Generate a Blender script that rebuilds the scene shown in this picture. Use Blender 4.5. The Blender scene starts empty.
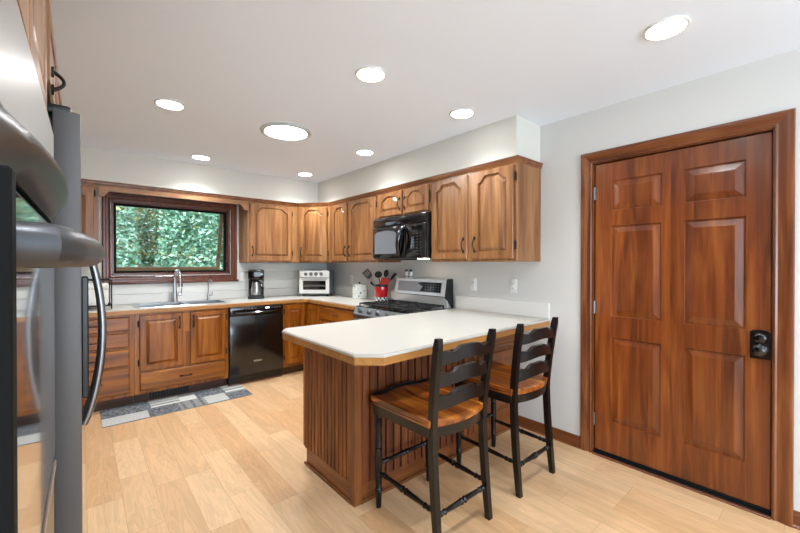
import bpy, bmesh, math, random
from mathutils import Vector, Matrix
from mathutils.geometry import tessellate_polygon
random.seed(7)
R = math.radians
SC = bpy.context.scene
COL = SC.collection

# ------------------------------------------------------------------ camera, world, light, exposure
cd = bpy.data.cameras.new('camera'); cam = bpy.data.objects.new('camera', cd); COL.objects.link(cam)
cam.location = (0, 0, 1.331); cam.rotation_euler = (R(90 - .318), 0, R(-40.56))
cd.sensor_width = 36; cd.lens = 372.3 / 800 * 36; cd.clip_start = .01; cd.clip_end = 200
SC.camera = cam
SC.view_settings.view_transform = 'Standard'; SC.view_settings.look = 'None'
SC.view_settings.gamma = 1; SC.view_settings.use_curve_mapping = False
SC.view_settings.exposure = 0.66
CAN_L = 14.0       # radiance of the recessed lamps' lenses
CAN_W = 29.0       # power of the spot lamp in each can
TUBE_L = 55.0       # radiance of the daylight tube
REAR_W = 150.0       # added fill lamp at an unseen rear opening behind the camera
SIDE_W = 40.0       # second added fill lamp, unseen at the left behind the camera
w = bpy.data.worlds.new('sky'); SC.world = w; w.use_nodes = True
wb = w.node_tree.nodes['Background']; wb.inputs[0].default_value = (.80, .92, 1.0, 1); wb.inputs[1].default_value = 1.8
la = bpy.data.lights.new('added_rear_fill', 'AREA'); la.shape = 'RECTANGLE'; la.size = 2.6; la.size_y = 2.0; la.energy = REAR_W  # area lamp added out of view to fill the room from behind
la.color = (.66, .84, 1.0)
lo = bpy.data.objects.new('added_rear_fill', la); COL.objects.link(lo); lo.location = (.6, -4.72, 1.1); lo.rotation_euler = (R(142), 0, 0)
lb = la.copy(); lb.name = 'added_side_fill'; lb.energy = SIDE_W; lb.size = 2.2  # extra fill lamp added at the left, tilted up to brighten the ceiling
lp = bpy.data.objects.new('added_side_fill', lb); COL.objects.link(lp); lp.location = (-.86, -2.3, 1.2); lp.rotation_euler = (R(132), 0, R(-90))
sl = bpy.data.lights.new('sun', 'SUN'); sl.energy = 3.5; sl.angle = R(3); sl.color = (1, .96, .88)
so_ = bpy.data.objects.new('sun', sl); COL.objects.link(so_); so_.rotation_euler = (R(38), 0, R(-28))

# ------------------------------------------------------------------ materials
MATS = {}
def new_mat(name):
    m = bpy.data.materials.new(name); m.use_nodes = True
    nt = m.node_tree; b = nt.nodes['Principled BSDF']; MATS[name] = m
    return m, nt, b
def srgb(h):
    c = [int(h[i:i + 2], 16) / 255 for i in (0, 2, 4)]
    return tuple((x / 12.92 if x <= .04045 else ((x + .055) / 1.055) ** 2.4) for x in c) + (1,)
def plain(name, col, rough=.5, metal=0.0, spec=.5, coat=0.0, noise=0.0, nscale=30, bump=0.0):
    m, nt, b = new_mat(name); N = nt.nodes; L = nt.links
    c = srgb(col)
    b.inputs['Base Color'].default_value = c; b.inputs['Roughness'].default_value = rough
    b.inputs['Metallic'].default_value = metal; b.inputs['Specular IOR Level'].default_value = spec
    b.inputs['Coat Weight'].default_value = coat; b.inputs['Coat Roughness'].default_value = .08
    if noise or bump:
        t = N.new('ShaderNodeTexCoord'); n = N.new('ShaderNodeTexNoise'); n.inputs['Scale'].default_value = nscale
        n.inputs['Detail'].default_value = 4; L.new(t.outputs['Object'], n.inputs['Vector'])
        if noise:
            r = N.new('ShaderNodeValToRGB'); r.color_ramp.elements[0].position = .3; r.color_ramp.elements[1].position = .7
            r.color_ramp.elements[0].color = tuple(x * (1 - noise) for x in c[:3]) + (1,)
            r.color_ramp.elements[1].color = tuple(min(1, x * (1 + noise)) for x in c[:3]) + (1,)
            L.new(n.outputs['Fac'], r.inputs[0]); L.new(r.outputs[0], b.inputs['Base Color'])
        if bump:
            bp = N.new('ShaderNodeBump'); bp.inputs['Strength'].default_value = bump; bp.inputs['Distance'].default_value = .002
            L.new(n.outputs['Fac'], bp.inputs['Height']); L.new(bp.outputs[0], b.inputs['Normal'])
    return m
def wood(name, dark, mid, light, axis=2, rough=.35, scale=1.0, coat=.15, boards=0.0, board_axis=0, contrast=1.0):
    """varnished wood: grain runs along axis; boards = width of the glued staves (0: none)"""
    m, nt, b = new_mat(name); N = nt.nodes; L = nt.links
    t = N.new('ShaderNodeTexCoord'); mp = N.new('ShaderNodeMapping')
    s = [9.0 * scale] * 3; s[axis] = .8 * scale
    mp.inputs['Scale'].default_value = s
    oi = N.new('ShaderNodeObjectInfo'); mu = N.new('ShaderNodeMath'); mu.operation = 'MULTIPLY'; mu.inputs[1].default_value = 37.0
    cb = N.new('ShaderNodeCombineXYZ'); L.new(oi.outputs['Random'], mu.inputs[0])
    for k in range(3): L.new(mu.outputs[0], cb.inputs[k])
    L.new(t.outputs['Object'], mp.inputs['Vector']); L.new(cb.outputs[0], mp.inputs['Location'])
    src = mp.outputs[0]
    if boards:
        sx = N.new('ShaderNodeSeparateXYZ'); L.new(t.outputs['Object'], sx.inputs[0])
        dv = N.new('ShaderNodeMath'); dv.operation = 'DIVIDE'; dv.inputs[1].default_value = boards; L.new(sx.outputs[board_axis], dv.inputs[0])
        fl = N.new('ShaderNodeMath'); fl.operation = 'FLOOR'; L.new(dv.outputs[0], fl.inputs[0])
        wn = N.new('ShaderNodeTexWhiteNoise'); wn.noise_dimensions = '1D'; L.new(fl.outputs[0], wn.inputs['W'])
        sc = N.new('ShaderNodeVectorMath'); sc.operation = 'SCALE'; sc.inputs['Scale'].default_value = 20; L.new(wn.outputs['Color'], sc.inputs[0])
        ad = N.new('ShaderNodeVectorMath'); L.new(mp.outputs[0], ad.inputs[0]); L.new(sc.outputs[0], ad.inputs[1]); src = ad.outputs[0]
    n = N.new('ShaderNodeTexNoise'); n.inputs['Scale'].default_value = 1.6; n.inputs['Detail'].default_value = 5; n.inputs['Distortion'].default_value = 1.1
    L.new(src, n.inputs['Vector'])
    r = N.new('ShaderNodeValToRGB'); e = r.color_ramp.elements
    e[0].position = .5 - .22 / contrast; e[0].color = srgb(dark); e[1].position = .5 + .2 / contrast; e[1].color = srgb(light)
    q = e.new(.5); q.color = srgb(mid)
    L.new(n.outputs['Fac'], r.inputs[0])
    mp2 = N.new('ShaderNodeMapping'); s2 = [110.0] * 3; s2[axis] = 3.0; mp2.inputs['Scale'].default_value = s2; L.new(t.outputs['Object'], mp2.inputs['Vector'])
    n2 = N.new('ShaderNodeTexNoise'); n2.inputs['Scale'].default_value = 1.0; n2.inputs['Detail'].default_value = 3; L.new(mp2.outputs[0], n2.inputs['Vector'])
    mr = N.new('ShaderNodeMapRange'); mr.inputs[1].default_value = .3; mr.inputs[2].default_value = .7; mr.inputs[3].default_value = .84; mr.inputs[4].default_value = 1.1
    L.new(n2.outputs['Fac'], mr.inputs[0])
    vm = N.new('ShaderNodeVectorMath'); vm.operation = 'SCALE'; L.new(r.outputs[0], vm.inputs[0]); L.new(mr.outputs[0], vm.inputs['Scale'])
    out = vm.outputs[0]
    if boards:
        mr2 = N.new('ShaderNodeMapRange'); mr2.inputs[3].default_value = .8; mr2.inputs[4].default_value = 1.18; L.new(wn.outputs['Value'], mr2.inputs[0])
        v2 = N.new('ShaderNodeVectorMath'); v2.operation = 'SCALE'; L.new(out, v2.inputs[0]); L.new(mr2.outputs[0], v2.inputs['Scale']); out = v2.outputs[0]
    L.new(out, b.inputs['Base Color'])
    b.inputs['Roughness'].default_value = rough; b.inputs['Coat Weight'].default_value = coat; b.inputs['Coat Roughness'].default_value = .15
    return m
def emit(name, col, s):
    m, nt, b = new_mat(name); b.inputs['Base Color'].default_value = (.8, .8, .8, 1)
    b.inputs['Emission Color'].default_value = col; b.inputs['Emission Strength'].default_value = s
    return m

OAK = ('704423', '8e5e36', 'a9794a')
LOW = ('623205', '92500a', 'b06c18')
oak_z = wood('oak_upright_grain', *OAK, axis=2, rough=.34)
oak_x = wood('oak_grain_along_back_wall', *OAK, axis=0, rough=.34)
oak_y = wood('oak_grain_along_side_wall', *OAK, axis=1, rough=.34)
low_z = wood('base_oak_upright_grain', *LOW, axis=2, rough=.34, coat=.08)
low_x = wood('base_oak_flat_grain', *LOW, axis=0, rough=.34)
toe_x = wood('toe_kick_shaded_wood', '3a200e', '4a2a14', '5a361c', axis=0, rough=.5)  # shade of the recess put into the colour, darker than the base oak
low_y = wood('base_oak_flat_grain_side', *LOW, axis=1, rough=.34)
crown_x = wood('crown_wood', '5a3216', '764420', '8f5a2e', axis=0, rough=.35)
crown_y = wood('crown_wood_side', '5a3216', '764420', '8f5a2e', axis=1, rough=.35)
edge_x = wood('counter_edge_wood', '94602c', 'ad773b', 'c28c4e', axis=0, rough=.4, contrast=.7)
edge_y = wood('counter_edge_wood_side', 'a26a32', 'bd8444', 'd09a5a', axis=1, rough=.4, contrast=.7)
bead = wood('beadboard_pine', '4e220b', '6c3615', '8a4e24', axis=2, rough=.55, coat=.0, boards=.058, board_axis=0, contrast=1.2)
bead_side = wood('beadboard_pine_end', '602f0f', '844819', 'a06129', axis=2, rough=.5, coat=.0, boards=.0425, board_axis=1, contrast=1.2)
pen_x = wood('peninsula_trim_wood', '5e3014', '79441d', '90582a', axis=0, rough=.4)
pen_y = wood('peninsula_trim_wood_side', '5e3014', '79441d', '90582a', axis=1, rough=.4)
pen_z = wood('peninsula_post_wood', '5a2e12', '774219', '8e5628', axis=2, rough=.4)
DOORC = ('52260d', '783a15', '905020')
door_z = wood('door_wood_upright', *DOORC, axis=2, rough=.3, coat=.3, boards=.115, board_axis=1)
door_y = wood('door_wood_rail', *DOORC, axis=1, rough=.3, coat=.3)
case_z = wood('casing_wood_upright', '55290f', '703c1c', '8a5530', axis=2, rough=.32)
case_y = wood('casing_wood_flat', '55290f', '703c1c', '8a5530', axis=1, rough=.32)
win_z = wood('window_wood_upright', '451d0e', '5f2c16', '7a4024', axis=2, rough=.34)
win_x = wood('window_wood_flat', '451d0e', '5f2c16', '7a4024', axis=0, rough=.34)
sash_w = wood('sash_wood', '6a5034', '7f6142', '927250', axis=0, rough=.5)
seat_w = wood('stool_seat_wood', '481d05', '9a5018', 'd0862f', axis=1, rough=.28, coat=.35, boards=.075, board_axis=0, contrast=1.3)

black_paint = plain('black_stool_paint', '0a090a', rough=.3, spec=.4, coat=.1)
black_iron = plain('black_iron', '1b1815', rough=.4, metal=.4)
black_gloss = plain('black_gloss_appliance', '08080a', rough=.12, coat=.5)
black_glass = plain('black_oven_glass', '060607', rough=.03, spec=.8, coat=1.0)
black_plastic = plain('black_plastic', '121214', rough=.35)
black_rubber = plain('black_rubber', '090909', rough=.8, spec=.2)
dw_face = plain('dishwasher_face', '100e0d', rough=.2, coat=.4)
micro_glass = plain('microwave_window_glass', '86868a', rough=.3, metal=.7)
steel = plain('brushed_steel', 'b9babb', rough=.28, metal=1.0)
range_steel = plain('bright_range_steel', 'd6d7d8', rough=.3, metal=.7)
steel_mid = plain('brushed_steel_grey', '8d8e90', rough=.33, metal=1.0)
steel_dark = plain('dark_stainless', '5b5c60', rough=.36, metal=1.0)
steel_soft = plain('soft_stainless', 'a4a7ab', rough=.42, metal=1.0)
chrome = plain('chrome', 'd6d8da', rough=.12, metal=1.0)
iron = plain('cast_iron', '1d1d1f', rough=.55)
counter_m = plain('white_laminate', 'bfbbb2', rough=.32, noise=.04, nscale=220)
seam_m = plain('laminate_seam', '77736c', rough=.5)
splash_m = plain('backsplash_laminate', 'd2cfca', rough=.4)
wall_m = plain('wall_paint', 'cfcdc9', rough=.75, bump=.05, nscale=180)
soffit_m = plain('soffit_paint', 'd2d0c8', rough=.75, bump=.05, nscale=180)
ceil_m = plain('ceiling_paint', 'e9f1fc', rough=.85, bump=.05, nscale=120)
plank_m = plain('white_wall_boards', 'd8d6cf', rough=.5)
white_pl = plain('white_plastic', 'e6e5e1', rough=.4)
white_en = plain('white_enamel', 'e4e3df', rough=.25, coat=.3)
grey_pl = plain('grey_plastic', '77787a', rough=.4)
dark_slot = plain('dark_slot', '2a2a2a', rough=.6)
red_cer = plain('red_ceramic', 'b8141a', rough=.2, coat=.5)
red_sil = plain('red_silicone', 'a82e24', rough=.45)
green_g = plain('lawn_grass', '4c6e3c', rough=.9, noise=.35, nscale=6)
bark_m = plain('tree_bark', '7d7a62', rough=.9, noise=.3, nscale=12)
leafs = [plain('leaf_green', '84b49c', rough=.5), plain('leaf_pale_green', 'b2d4c6', rough=.45), plain('leaf_deep_green', '5c9478', rough=.5), plain('leaf_olive', 'a8a468', rough=.55)]
rug_d = plain('rug_charcoal_speckle', '66696d', rough=.95, noise=.8, nscale=48)
rug_m = plain('rug_grey', '878785', rough=.95, noise=.25, nscale=90)
rug_l = plain('rug_pale_grey', 'b8b9b5', rough=.95, noise=.15, nscale=90)
rug_w = plain('rug_off_white', 'cfcec8', rough=.95, noise=.1, nscale=90)
keys_m = plain('dim_key_print', '3c3d40', rough=.4)
disp_m = plain('display_glass', '0b0c0e', rough=.1, coat=.6)
lamp_m = emit('lamp_lens', (1, .97, .94, 1), CAN_L)
tube_m = emit('daylight_tube_lens', (1, .99, .97, 1), TUBE_L)
hood_m = emit('cooktop_lamp', (1, .86, .66, 1), 16)
lcd_m = emit('lit_display', (.9, .95, 1, 1), 1.2)

def floor_material():
    m, nt, b = new_mat('laminate_floor'); N = nt.nodes; L = nt.links
    t = N.new('ShaderNodeTexCoord'); mp = N.new('ShaderNodeMapping'); mp.inputs['Rotation'].default_value = (0, 0, R(90))
    L.new(t.outputs['Object'], mp.inputs['Vector'])
    def brick(c1, c2, mortar, msize):
        br = N.new('ShaderNodeTexBrick'); br.offset = .37; br.offset_frequency = 3; br.squash = 1
        br.inputs['Color1'].default_value = c1; br.inputs['Color2'].default_value = c2; br.inputs['Mortar'].default_value = mortar
        br.inputs['Scale'].default_value = 1; br.inputs['Mortar Size'].default_value = msize; br.inputs['Mortar Smooth'].default_value = 0
        br.inputs['Brick Width'].default_value = .62; br.inputs['Row Height'].default_value = .155; br.inputs['Bias'].default_value = 0
        L.new(mp.outputs[0], br.inputs['Vector']); return br
    br = brick(srgb('cca074'), srgb('dcb78d'), srgb('bb9068'), .0012)
    idb = brick((0, 0, 0, 1), (1, 1, 1, 1), (.5, .5, .5, 1), 0)
    # grain, shifted per board
    mg = N.new('ShaderNodeMapping'); mg.inputs['Scale'].default_value = (9, .9, 9); L.new(t.outputs['Object'], mg.inputs['Vector'])
    sc = N.new('ShaderNodeVectorMath'); sc.operation = 'SCALE'; sc.inputs['Scale'].default_value = 40; L.new(idb.outputs['Color'], sc.inputs[0])
    ad = N.new('ShaderNodeVectorMath'); L.new(mg.outputs[0], ad.inputs[0]); L.new(sc.outputs[0], ad.inputs[1])
    n = N.new('ShaderNodeTexNoise'); n.inputs['Scale'].default_value = 1.3; n.inputs['Detail'].default_value = 4; n.inputs['Distortion'].default_value = 1.6
    L.new(ad.outputs[0], n.inputs['Vector'])
    # cathedral rings from the noise
    mu = N.new('ShaderNodeMath'); mu.operation = 'MULTIPLY'; mu.inputs[1].default_value = 55; L.new(n.outputs['Fac'], mu.inputs[0])
    sn = N.new('ShaderNodeMath'); sn.operation = 'SINE'; L.new(mu.outputs[0], sn.inputs[0])
    mr = N.new('ShaderNodeMapRange'); mr.inputs[1].default_value = -1; mr.inputs[2].default_value = 1; mr.inputs[3].default_value = .92; mr.inputs[4].default_value = 1.03
    L.new(sn.outputs[0], mr.inputs[0])
    mr2 = N.new('ShaderNodeMapRange'); mr2.inputs[1].default_value = .3; mr2.inputs[2].default_value = .7; mr2.inputs[3].default_value = .9; mr2.inputs[4].default_value = 1.08
    L.new(n.outputs['Fac'], mr2.inputs[0])
    mm = N.new('ShaderNodeMath'); mm.operation = 'MULTIPLY'; L.new(mr.outputs[0], mm.inputs[0]); L.new(mr2.outputs[0], mm.inputs[1])
    v = N.new('ShaderNodeVectorMath'); v.operation = 'SCALE'; L.new(br.outputs['Color'], v.inputs[0]); L.new(mm.outputs[0], v.inputs['Scale'])
    L.new(v.outputs[0], b.inputs['Base Color'])
    b.inputs['Roughness'].default_value = .36; b.inputs['Specular IOR Level'].default_value = .45
    return m
floor_m = floor_material()
def glass_material():
    m, nt, b = new_mat('window_glass'); N = nt.nodes; L = nt.links
    N.remove(b); o = N['Material Output']
    tr = N.new('ShaderNodeBsdfTransparent'); tr.inputs[0].default_value = (.93, .97, .96, 1)
    gl = N.new('ShaderNodeBsdfGlossy'); gl.inputs['Roughness'].default_value = .01
    fr = N.new('ShaderNodeFresnel'); fr.inputs[0].default_value = 1.5
    mu = N.new('ShaderNodeMath'); mu.operation = 'MULTIPLY'; mu.inputs[1].default_value = 1.6; L.new(fr.outputs[0], mu.inputs[0])
    mx = N.new('ShaderNodeMixShader'); L.new(mu.outputs[0], mx.inputs[0]); L.new(tr.outputs[0], mx.inputs[1]); L.new(gl.outputs[0], mx.inputs[2])
    L.new(mx.outputs[0], o.inputs[0]); return m
glass_m = glass_material()
def canister_material():
    m, nt, b = new_mat('canister_print'); N = nt.nodes; L = nt.links
    t = N.new('ShaderNodeTexCoord'); v = N.new('ShaderNodeTexVoronoi'); v.inputs['Scale'].default_value = 24; L.new(t.outputs['Object'], v.inputs['Vector'])
    r = N.new('ShaderNodeValToRGB'); r.color_ramp.interpolation = 'CONSTANT'; r.color_ramp.elements[0].color = srgb('55605a'); r.color_ramp.elements[1].position = .2; r.color_ramp.elements[1].color = srgb('dcdcd4')
    L.new(v.outputs['Distance'], r.inputs[0]); L.new(r.outputs[0], b.inputs['Base Color']); b.inputs['Roughness'].default_value = .25
    return m
canister_m = canister_material()

# ------------------------------------------------------------------ mesh helpers
INV = {}            # world matrix (inverse) of each thing, for its parts
def FB(y):  return lambda a, z, n: Vector((a, y - n, z))           # faces the room from the back wall
def FR(x):  return lambda a, z, n: Vector((x - n, a, z))           # faces the room from the right wall
def FL(x):  return lambda a, z, n: Vector((x + n, a, z))           # faces the room from the left wall
def FY(y):  return lambda a, z, n: Vector((a, y - n, z))
def FG(o, ad, nd):                                                  # any upright plane
    o, ad, nd = Vector(o), Vector(ad).normalized(), Vector(nd).normalized()
    return lambda a, z, n: o + ad * a + nd * n + Vector((0, 0, z))
class MB:
    def __init__(s): s.v = []; s.f = []; s.m = []; s.cur = 0
    def add(s, vs, fs, M=None):
        k = len(s.v)
        s.v += [(M @ Vector(p) if M else Vector(p)) for p in vs]
        for f in fs: s.f.append([k + i for i in f]); s.m.append(s.cur)
        return s
    def box(s, x0, x1, y0, y1, z0, z1, bev=0.0, seg=1, M=None):
        if bev <= 0:
            vs = [(x, y, z) for z in (z0, z1) for y in (y0, y1) for x in (x0, x1)]
            return s.add(vs, [(0, 2, 3, 1), (4, 5, 7, 6), (0, 1, 5, 4), (2, 6, 7, 3), (0, 4, 6, 2), (1, 3, 7, 5)], M)
        bm = bmesh.new(); r = bmesh.ops.create_cube(bm, size=1)
        for q in bm.verts: q.co = Vector(((x0 + x1) / 2 + q.co.x * (x1 - x0), (y0 + y1) / 2 + q.co.y * (y1 - y0), (z0 + z1) / 2 + q.co.z * (z1 - z0)))
        bmesh.ops.bevel(bm, geom=list(bm.edges), offset=min(bev, .49 * min(abs(x1 - x0), abs(y1 - y0), abs(z1 - z0))), segments=seg, affect='EDGES', profile=.5)
        bm.verts.index_update(); s.add([q.co.copy() for q in bm.verts], [[q.index for q in f.verts] for f in bm.faces], M); bm.free(); return s
    def fbox(s, F, a0, a1, z0, z1, n0, n1, bev=0.0, seg=1):
        t = MB(); t.box(a0, a1, z0, z1, n0, n1, bev, seg); k = len(s.v)
        s.v += [F(p.x, p.y, p.z) for p in t.v]
        for f in t.f: s.f.append([k + i for i in f]); s.m.append(s.cur)
        return s
    def rings(s, rings, cap0=True, cap1=True, closed=True):
        k = len(s.v); n = len(rings[0])
        for r in rings: s.v += [Vector(p) for p in r]
        for i in range(len(rings) - 1):
            for j in range(n if closed else n - 1):
                a = k + i * n + j; b = k + i * n + (j + 1) % n
                s.f.append([a, b, b + n, a + n]); s.m.append(s.cur)
        if cap0: s.f.append(list(range(k, k + n))[::-1]); s.m.append(s.cur)
        if cap1: s.f.append(list(range(k + (len(rings) - 1) * n, k + len(rings) * n))); s.m.append(s.cur)
        return s
    def tube(s, pts, rad, n=10, cap=True):
        pts = [Vector(p) for p in pts]
        if not hasattr(rad, '__len__'): rad = [rad] * len(pts)
        T = []
        for i in range(len(pts)):
            d = pts[min(i + 1, len(pts) - 1)] - pts[max(i - 1, 0)]; T.append(d.normalized())
        u = T[0].orthogonal().normalized(); out = []
        for i, p in enumerate(pts):
            u = (u - T[i] * u.dot(T[i])).normalized(); v = T[i].cross(u)
            out.append([p + (u * math.cos(2 * math.pi * j / n) + v * math.sin(2 * math.pi * j / n)) * rad[i] for j in range(n)])
        return s.rings(out, cap, cap)
    def lathe(s, prof, c, n=24, axis=(0, 0, 1), loop=False):
        ax = Vector(axis).normalized(); u = ax.orthogonal().normalized() if abs(ax.z) < .99 else Vector((1, 0, 0)); v = ax.cross(u); c = Vector(c)
        out = [[c + ax * h + (u * math.cos(2 * math.pi * j / n) + v * math.sin(2 * math.pi * j / n)) * max(r, 1e-5) for j in range(n)] for r, h in prof]
        if loop: return s.rings(out + [out[0]], False, False)
        return s.rings(out, True, True)
    def prism(s, poly, f0, f1):
        """poly: 2-D points; f0, f1: functions 2-D point -> 3-D for the two ends"""
        k = len(s.v); n = len(poly)
        s.v += [Vector(f0(p)) for p in poly] + [Vector(f1(p)) for p in poly]
        tri = tessellate_polygon([[Vector((p[0], p[1], 0)) for p in poly]])
        for t in tri:
            s.f.append([k + i for i in t]); s.m.append(s.cur); s.f.append([k + n + i for i in t][::-1]); s.m.append(s.cur)
        for i in range(n):
            j = (i + 1) % n; s.f.append([k + i, k + j, k + n + j, k + n + i]); s.m.append(s.cur)
        return s
    def plate(s, poly, holes, f):
        """flat polygon with holes"""
        allp = list(poly); loops = [poly] + holes
        for h in holes: allp += list(h)
        k = len(s.v); s.v += [Vector(f(p)) for p in allp]
        for t in tessellate_polygon([[Vector((p[0], p[1], 0)) for p in l] for l in loops]): s.f.append([k + i for i in t]); s.m.append(s.cur)
        return s
    def build(s, name, mats, parent=None, smooth=True, ang=35):
        mats = mats if isinstance(mats, (list, tuple)) else [mats]
        me = bpy.data.meshes.new(name); o = bpy.data.objects.new(name, me); COL.objects.link(o)
        vs = s.v
        if parent is not None:
            iv = INV[parent.name]; vs = [iv @ p for p in vs]; o.parent = parent; INV[o.name] = iv
        else:
            lo_ = [min(p[k] for p in vs) for k in range(3)]; hi = [max(p[k] for p in vs) for k in range(3)]
            c = Vector(((lo_[0] + hi[0]) / 2, (lo_[1] + hi[1]) / 2, lo_[2])); o.location = c
            vs = [p - c for p in vs]; INV[o.name] = Matrix.Translation(-c)
        me.from_pydata([tuple(p) for p in vs], [], s.f)
        for m in mats: me.materials.append(m)
        me.polygons.foreach_set('material_index', s.m)
        bm = bmesh.new(); bm.from_mesh(me); bmesh.ops.remove_doubles(bm, verts=bm.verts, dist=2e-5)
        bmesh.ops.recalc_face_normals(bm, faces=bm.faces); bm.to_mesh(me); bm.free()
        if smooth: me.shade_smooth(); me.set_sharp_from_angle(angle=R(ang))
        return o
def tag(o, label=None, cat=None, group=None, kind=None):
    if label: o['label'] = label
    if cat: o['category'] = cat
    if group: o['group'] = group
    if kind: o['kind'] = kind
    return o
def root(name, loc, label=None, cat=None, group=None, kind=None, rz=0):
    o = bpy.data.objects.new(name, None); o.empty_display_size = .1; COL.objects.link(o); o.location = loc; o.rotation_euler = (0, 0, rz)
    INV[o.name] = (Matrix.Translation(Vector(loc)) @ Matrix.Rotation(rz, 4, 'Z')).inverted()
    return tag(o, label, cat, group, kind)
def struct(name, mb, m, parent=None, smooth=False):
    o = mb.build(name, m, parent, smooth=smooth)
    if parent is None: o['kind'] = 'structure'
    return o
def copy_tree(o, parent=None):
    c = o.copy(); COL.objects.link(c)
    if parent: c.parent = parent; c.matrix_parent_inverse = o.matrix_parent_inverse.copy()
    for ch in [q for q in COL.objects if q.parent == o]: copy_tree(ch, c)
    return c
def inset(poly, d):
    n = len(poly); A = sum(poly[i][0] * poly[(i + 1) % n][1] - poly[(i + 1) % n][0] * poly[i][1] for i in range(n)); sg = 1 if A > 0 else -1
    out = []
    for i in range(n):
        p = Vector(poly[i - 1]); q = Vector(poly[i]); r = Vector(poly[(i + 1) % n])
        e1 = (q - p).normalized(); e2 = (r - q).normalized()
        n1 = Vector((-e1.y, e1.x)) * sg; n2 = Vector((-e2.y, e2.x)) * sg
        k = max(.35, 1 + n1.dot(n2)); o = q + (n1 + n2) * (d / k); out.append((o.x, o.y))
    return out
def rect(a0, a1, z0, z1): return [(a0, z0), (a1, z0), (a1, z1), (a0, z1)]
def arch(a0, a1, z0, z1, drop=.05):
    """panel outline: flat top that steps down to the shoulders through an ogee"""
    wd = a1 - a0; ow = min(.075, wd * .24); st = .012; pts = [(a0, z0), (a1, z0), (a1, z1 - drop), (a1 - st, z1 - drop)]
    for i in range(1, 8):
        t = i / 8; pts.append((a1 - st - ow * t, z1 - drop + drop * (t * t * (3 - 2 * t))))
    pts.append((a1 - st - ow, z1)); pts.append((a0 + st + ow, z1))
    for i in range(7, 0, -1):
        t = i / 8; pts.append((a0 + st + ow * t, z1 - drop + drop * (t * t * (3 - 2 * t))))
    pts += [(a0 + st, z1 - drop), (a0, z1 - drop)]
    return pts
def slab(mb, F, a0, a1, z0, z1, t, polys=(), edge=.005, n0=0.0, depth=.009, bevel=.034, rise=.0015):
    r0 = rect(a0, a1, z0, z1); r2 = inset(r0, edge)
    mb.rings([[F(p[0], p[1], n0) for p in r0], [F(p[0], p[1], n0 + t - edge) for p in r0], [F(p[0], p[1], n0 + t) for p in r2]], True, False)
    mb.plate(r2, [list(p) for p in polys], lambda p: F(p[0], p[1], n0 + t))
    for p in polys:
        i1 = inset(p, .003); i2 = inset(p, .010); i3 = inset(p, bevel)
        mb.rings([[F(q[0], q[1], n0 + d) for q in ring] for ring, d in ((p, t), (i1, t - depth), (i2, t - depth), (i3, t - rise))], False, False)
        mb.plate(i3, [], lambda q: F(q[0], q[1], n0 + t - rise))
    return mb
def pull(F, a, z, n, parent, upright=True, ln=.105):
    """black bowed pull with flared ends"""
    mb = MB(); N = 11; pts = []; rad = []
    for i in range(N):
        t = i / (N - 1); s = (t - .5) * ln; o = .004 + .024 * math.sin(math.pi * t) ** .8
        pts.append(F(a, z + s, n + o) if upright else F(a + s, z, n + o)); rad.append(.0045 + .002 * abs(2 * t - 1) ** 3)
    mb.tube(pts, rad, 8)
    for sg in (-1, 1):
        c = sg * ln * .5
        q = [(c, 0), (c - sg * .012, .008), (c - sg * .02, 0), (c - sg * .012, -.008)]
        q = [(c + sg * .016, .0), (c + sg * .004, .0085), (c - sg * .012, .006), (c - sg * .016, 0), (c - sg * .012, -.006), (c + sg * .004, -.0085)]
        P = (lambda p, h: F(a + p[1], z + p[0], n + h)) if upright else (lambda p, h: F(a + p[0], z + p[1], n + h))
        mb.prism(q, lambda p: P(p, 0), lambda p: P(p, .006))
    return mb.build('handle', black_iron, parent)
def hinge(F, a, z, n, parent):
    mb = MB(); mb.fbox(F, a - .008, a + .008, z - .027, z + .027, n, n + .004, .0015)
    mb.tube([F(a, z - .032, n + .005), F(a, z + .032, n + .005)], .005, 8)
    return mb.build('hinge', black_iron, parent)

# ------------------------------------------------------------------ room
XR, YB, ZC = 2.746, 4.87, 2.42
XL, YR = -.74, -4.6
struct('floor', MB().box(XL, XR + .2, YR - .1, YB + .15, -.06, 0), floor_m)
struct('ceiling', MB().box(XL - .15, XR + .2, YR - .15, YB + .15, ZC, ZC + .1), ceil_m)
# right wall with the door opening
DY0, DY1, DZ = .198, 1.124, 2.052
mb = MB(); mb.box(XR, XR + .16, DY1, YB + .15, 0, ZC); mb.box(XR, XR + .16, YR - .1, DY0, 0, ZC); mb.box(XR, XR + .16, DY0, DY1, DZ, ZC)
struct('wall_right', mb, wall_m)
WX0, WX1, WZ0, WZ1 = .235, 1.40, 1.215, 2.005
mb = MB(); mb.box(XL, WX0, YB, YB + .15, 0, ZC); mb.box(WX1, XR, YB, YB + .15, 0, ZC); mb.box(WX0, WX1, YB, YB + .15, 0, WZ0); mb.box(WX0, WX1, YB, YB + .15, WZ1, ZC)
struct('wall_back', mb, wall_m)
mb = MB(); mb.box(XL - .15, XL, -1.1, YB + .15, 0, ZC); mb.box(XL - .15, XL, YR - .1, -3.5, 0, ZC); mb.box(XL - .15, XL, -3.5, -1.1, 2.15, ZC); mb.box(XL - .15, XL, -3.5, -1.1, 0, .15)
struct('wall_left', mb, wall_m)
mb = MB(); mb.box(XL, -.68, YR - .1, YR, 0, ZC); mb.box(1.9, XR, YR - .1, YR, 0, ZC); mb.box(-.68, 1.9, YR - .1, YR, 2.12, ZC)
struct('wall_rear', mb, wall_m)
# soffit above the wall cabinets: an L in plan
SX, SY, SE, SZ = 2.41, 4.505, 1.512, 2.122
poly = [(XL, YB), (XL, SY), (SX, SY), (SX, SE), (XR, SE), (XR, YB)]
mb = MB(); mb.prism(poly, lambda p: (p[0], p[1], SZ), lambda p: (p[0], p[1], ZC - .0005))
struct('wall_soffit', mb, soffit_m)
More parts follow.
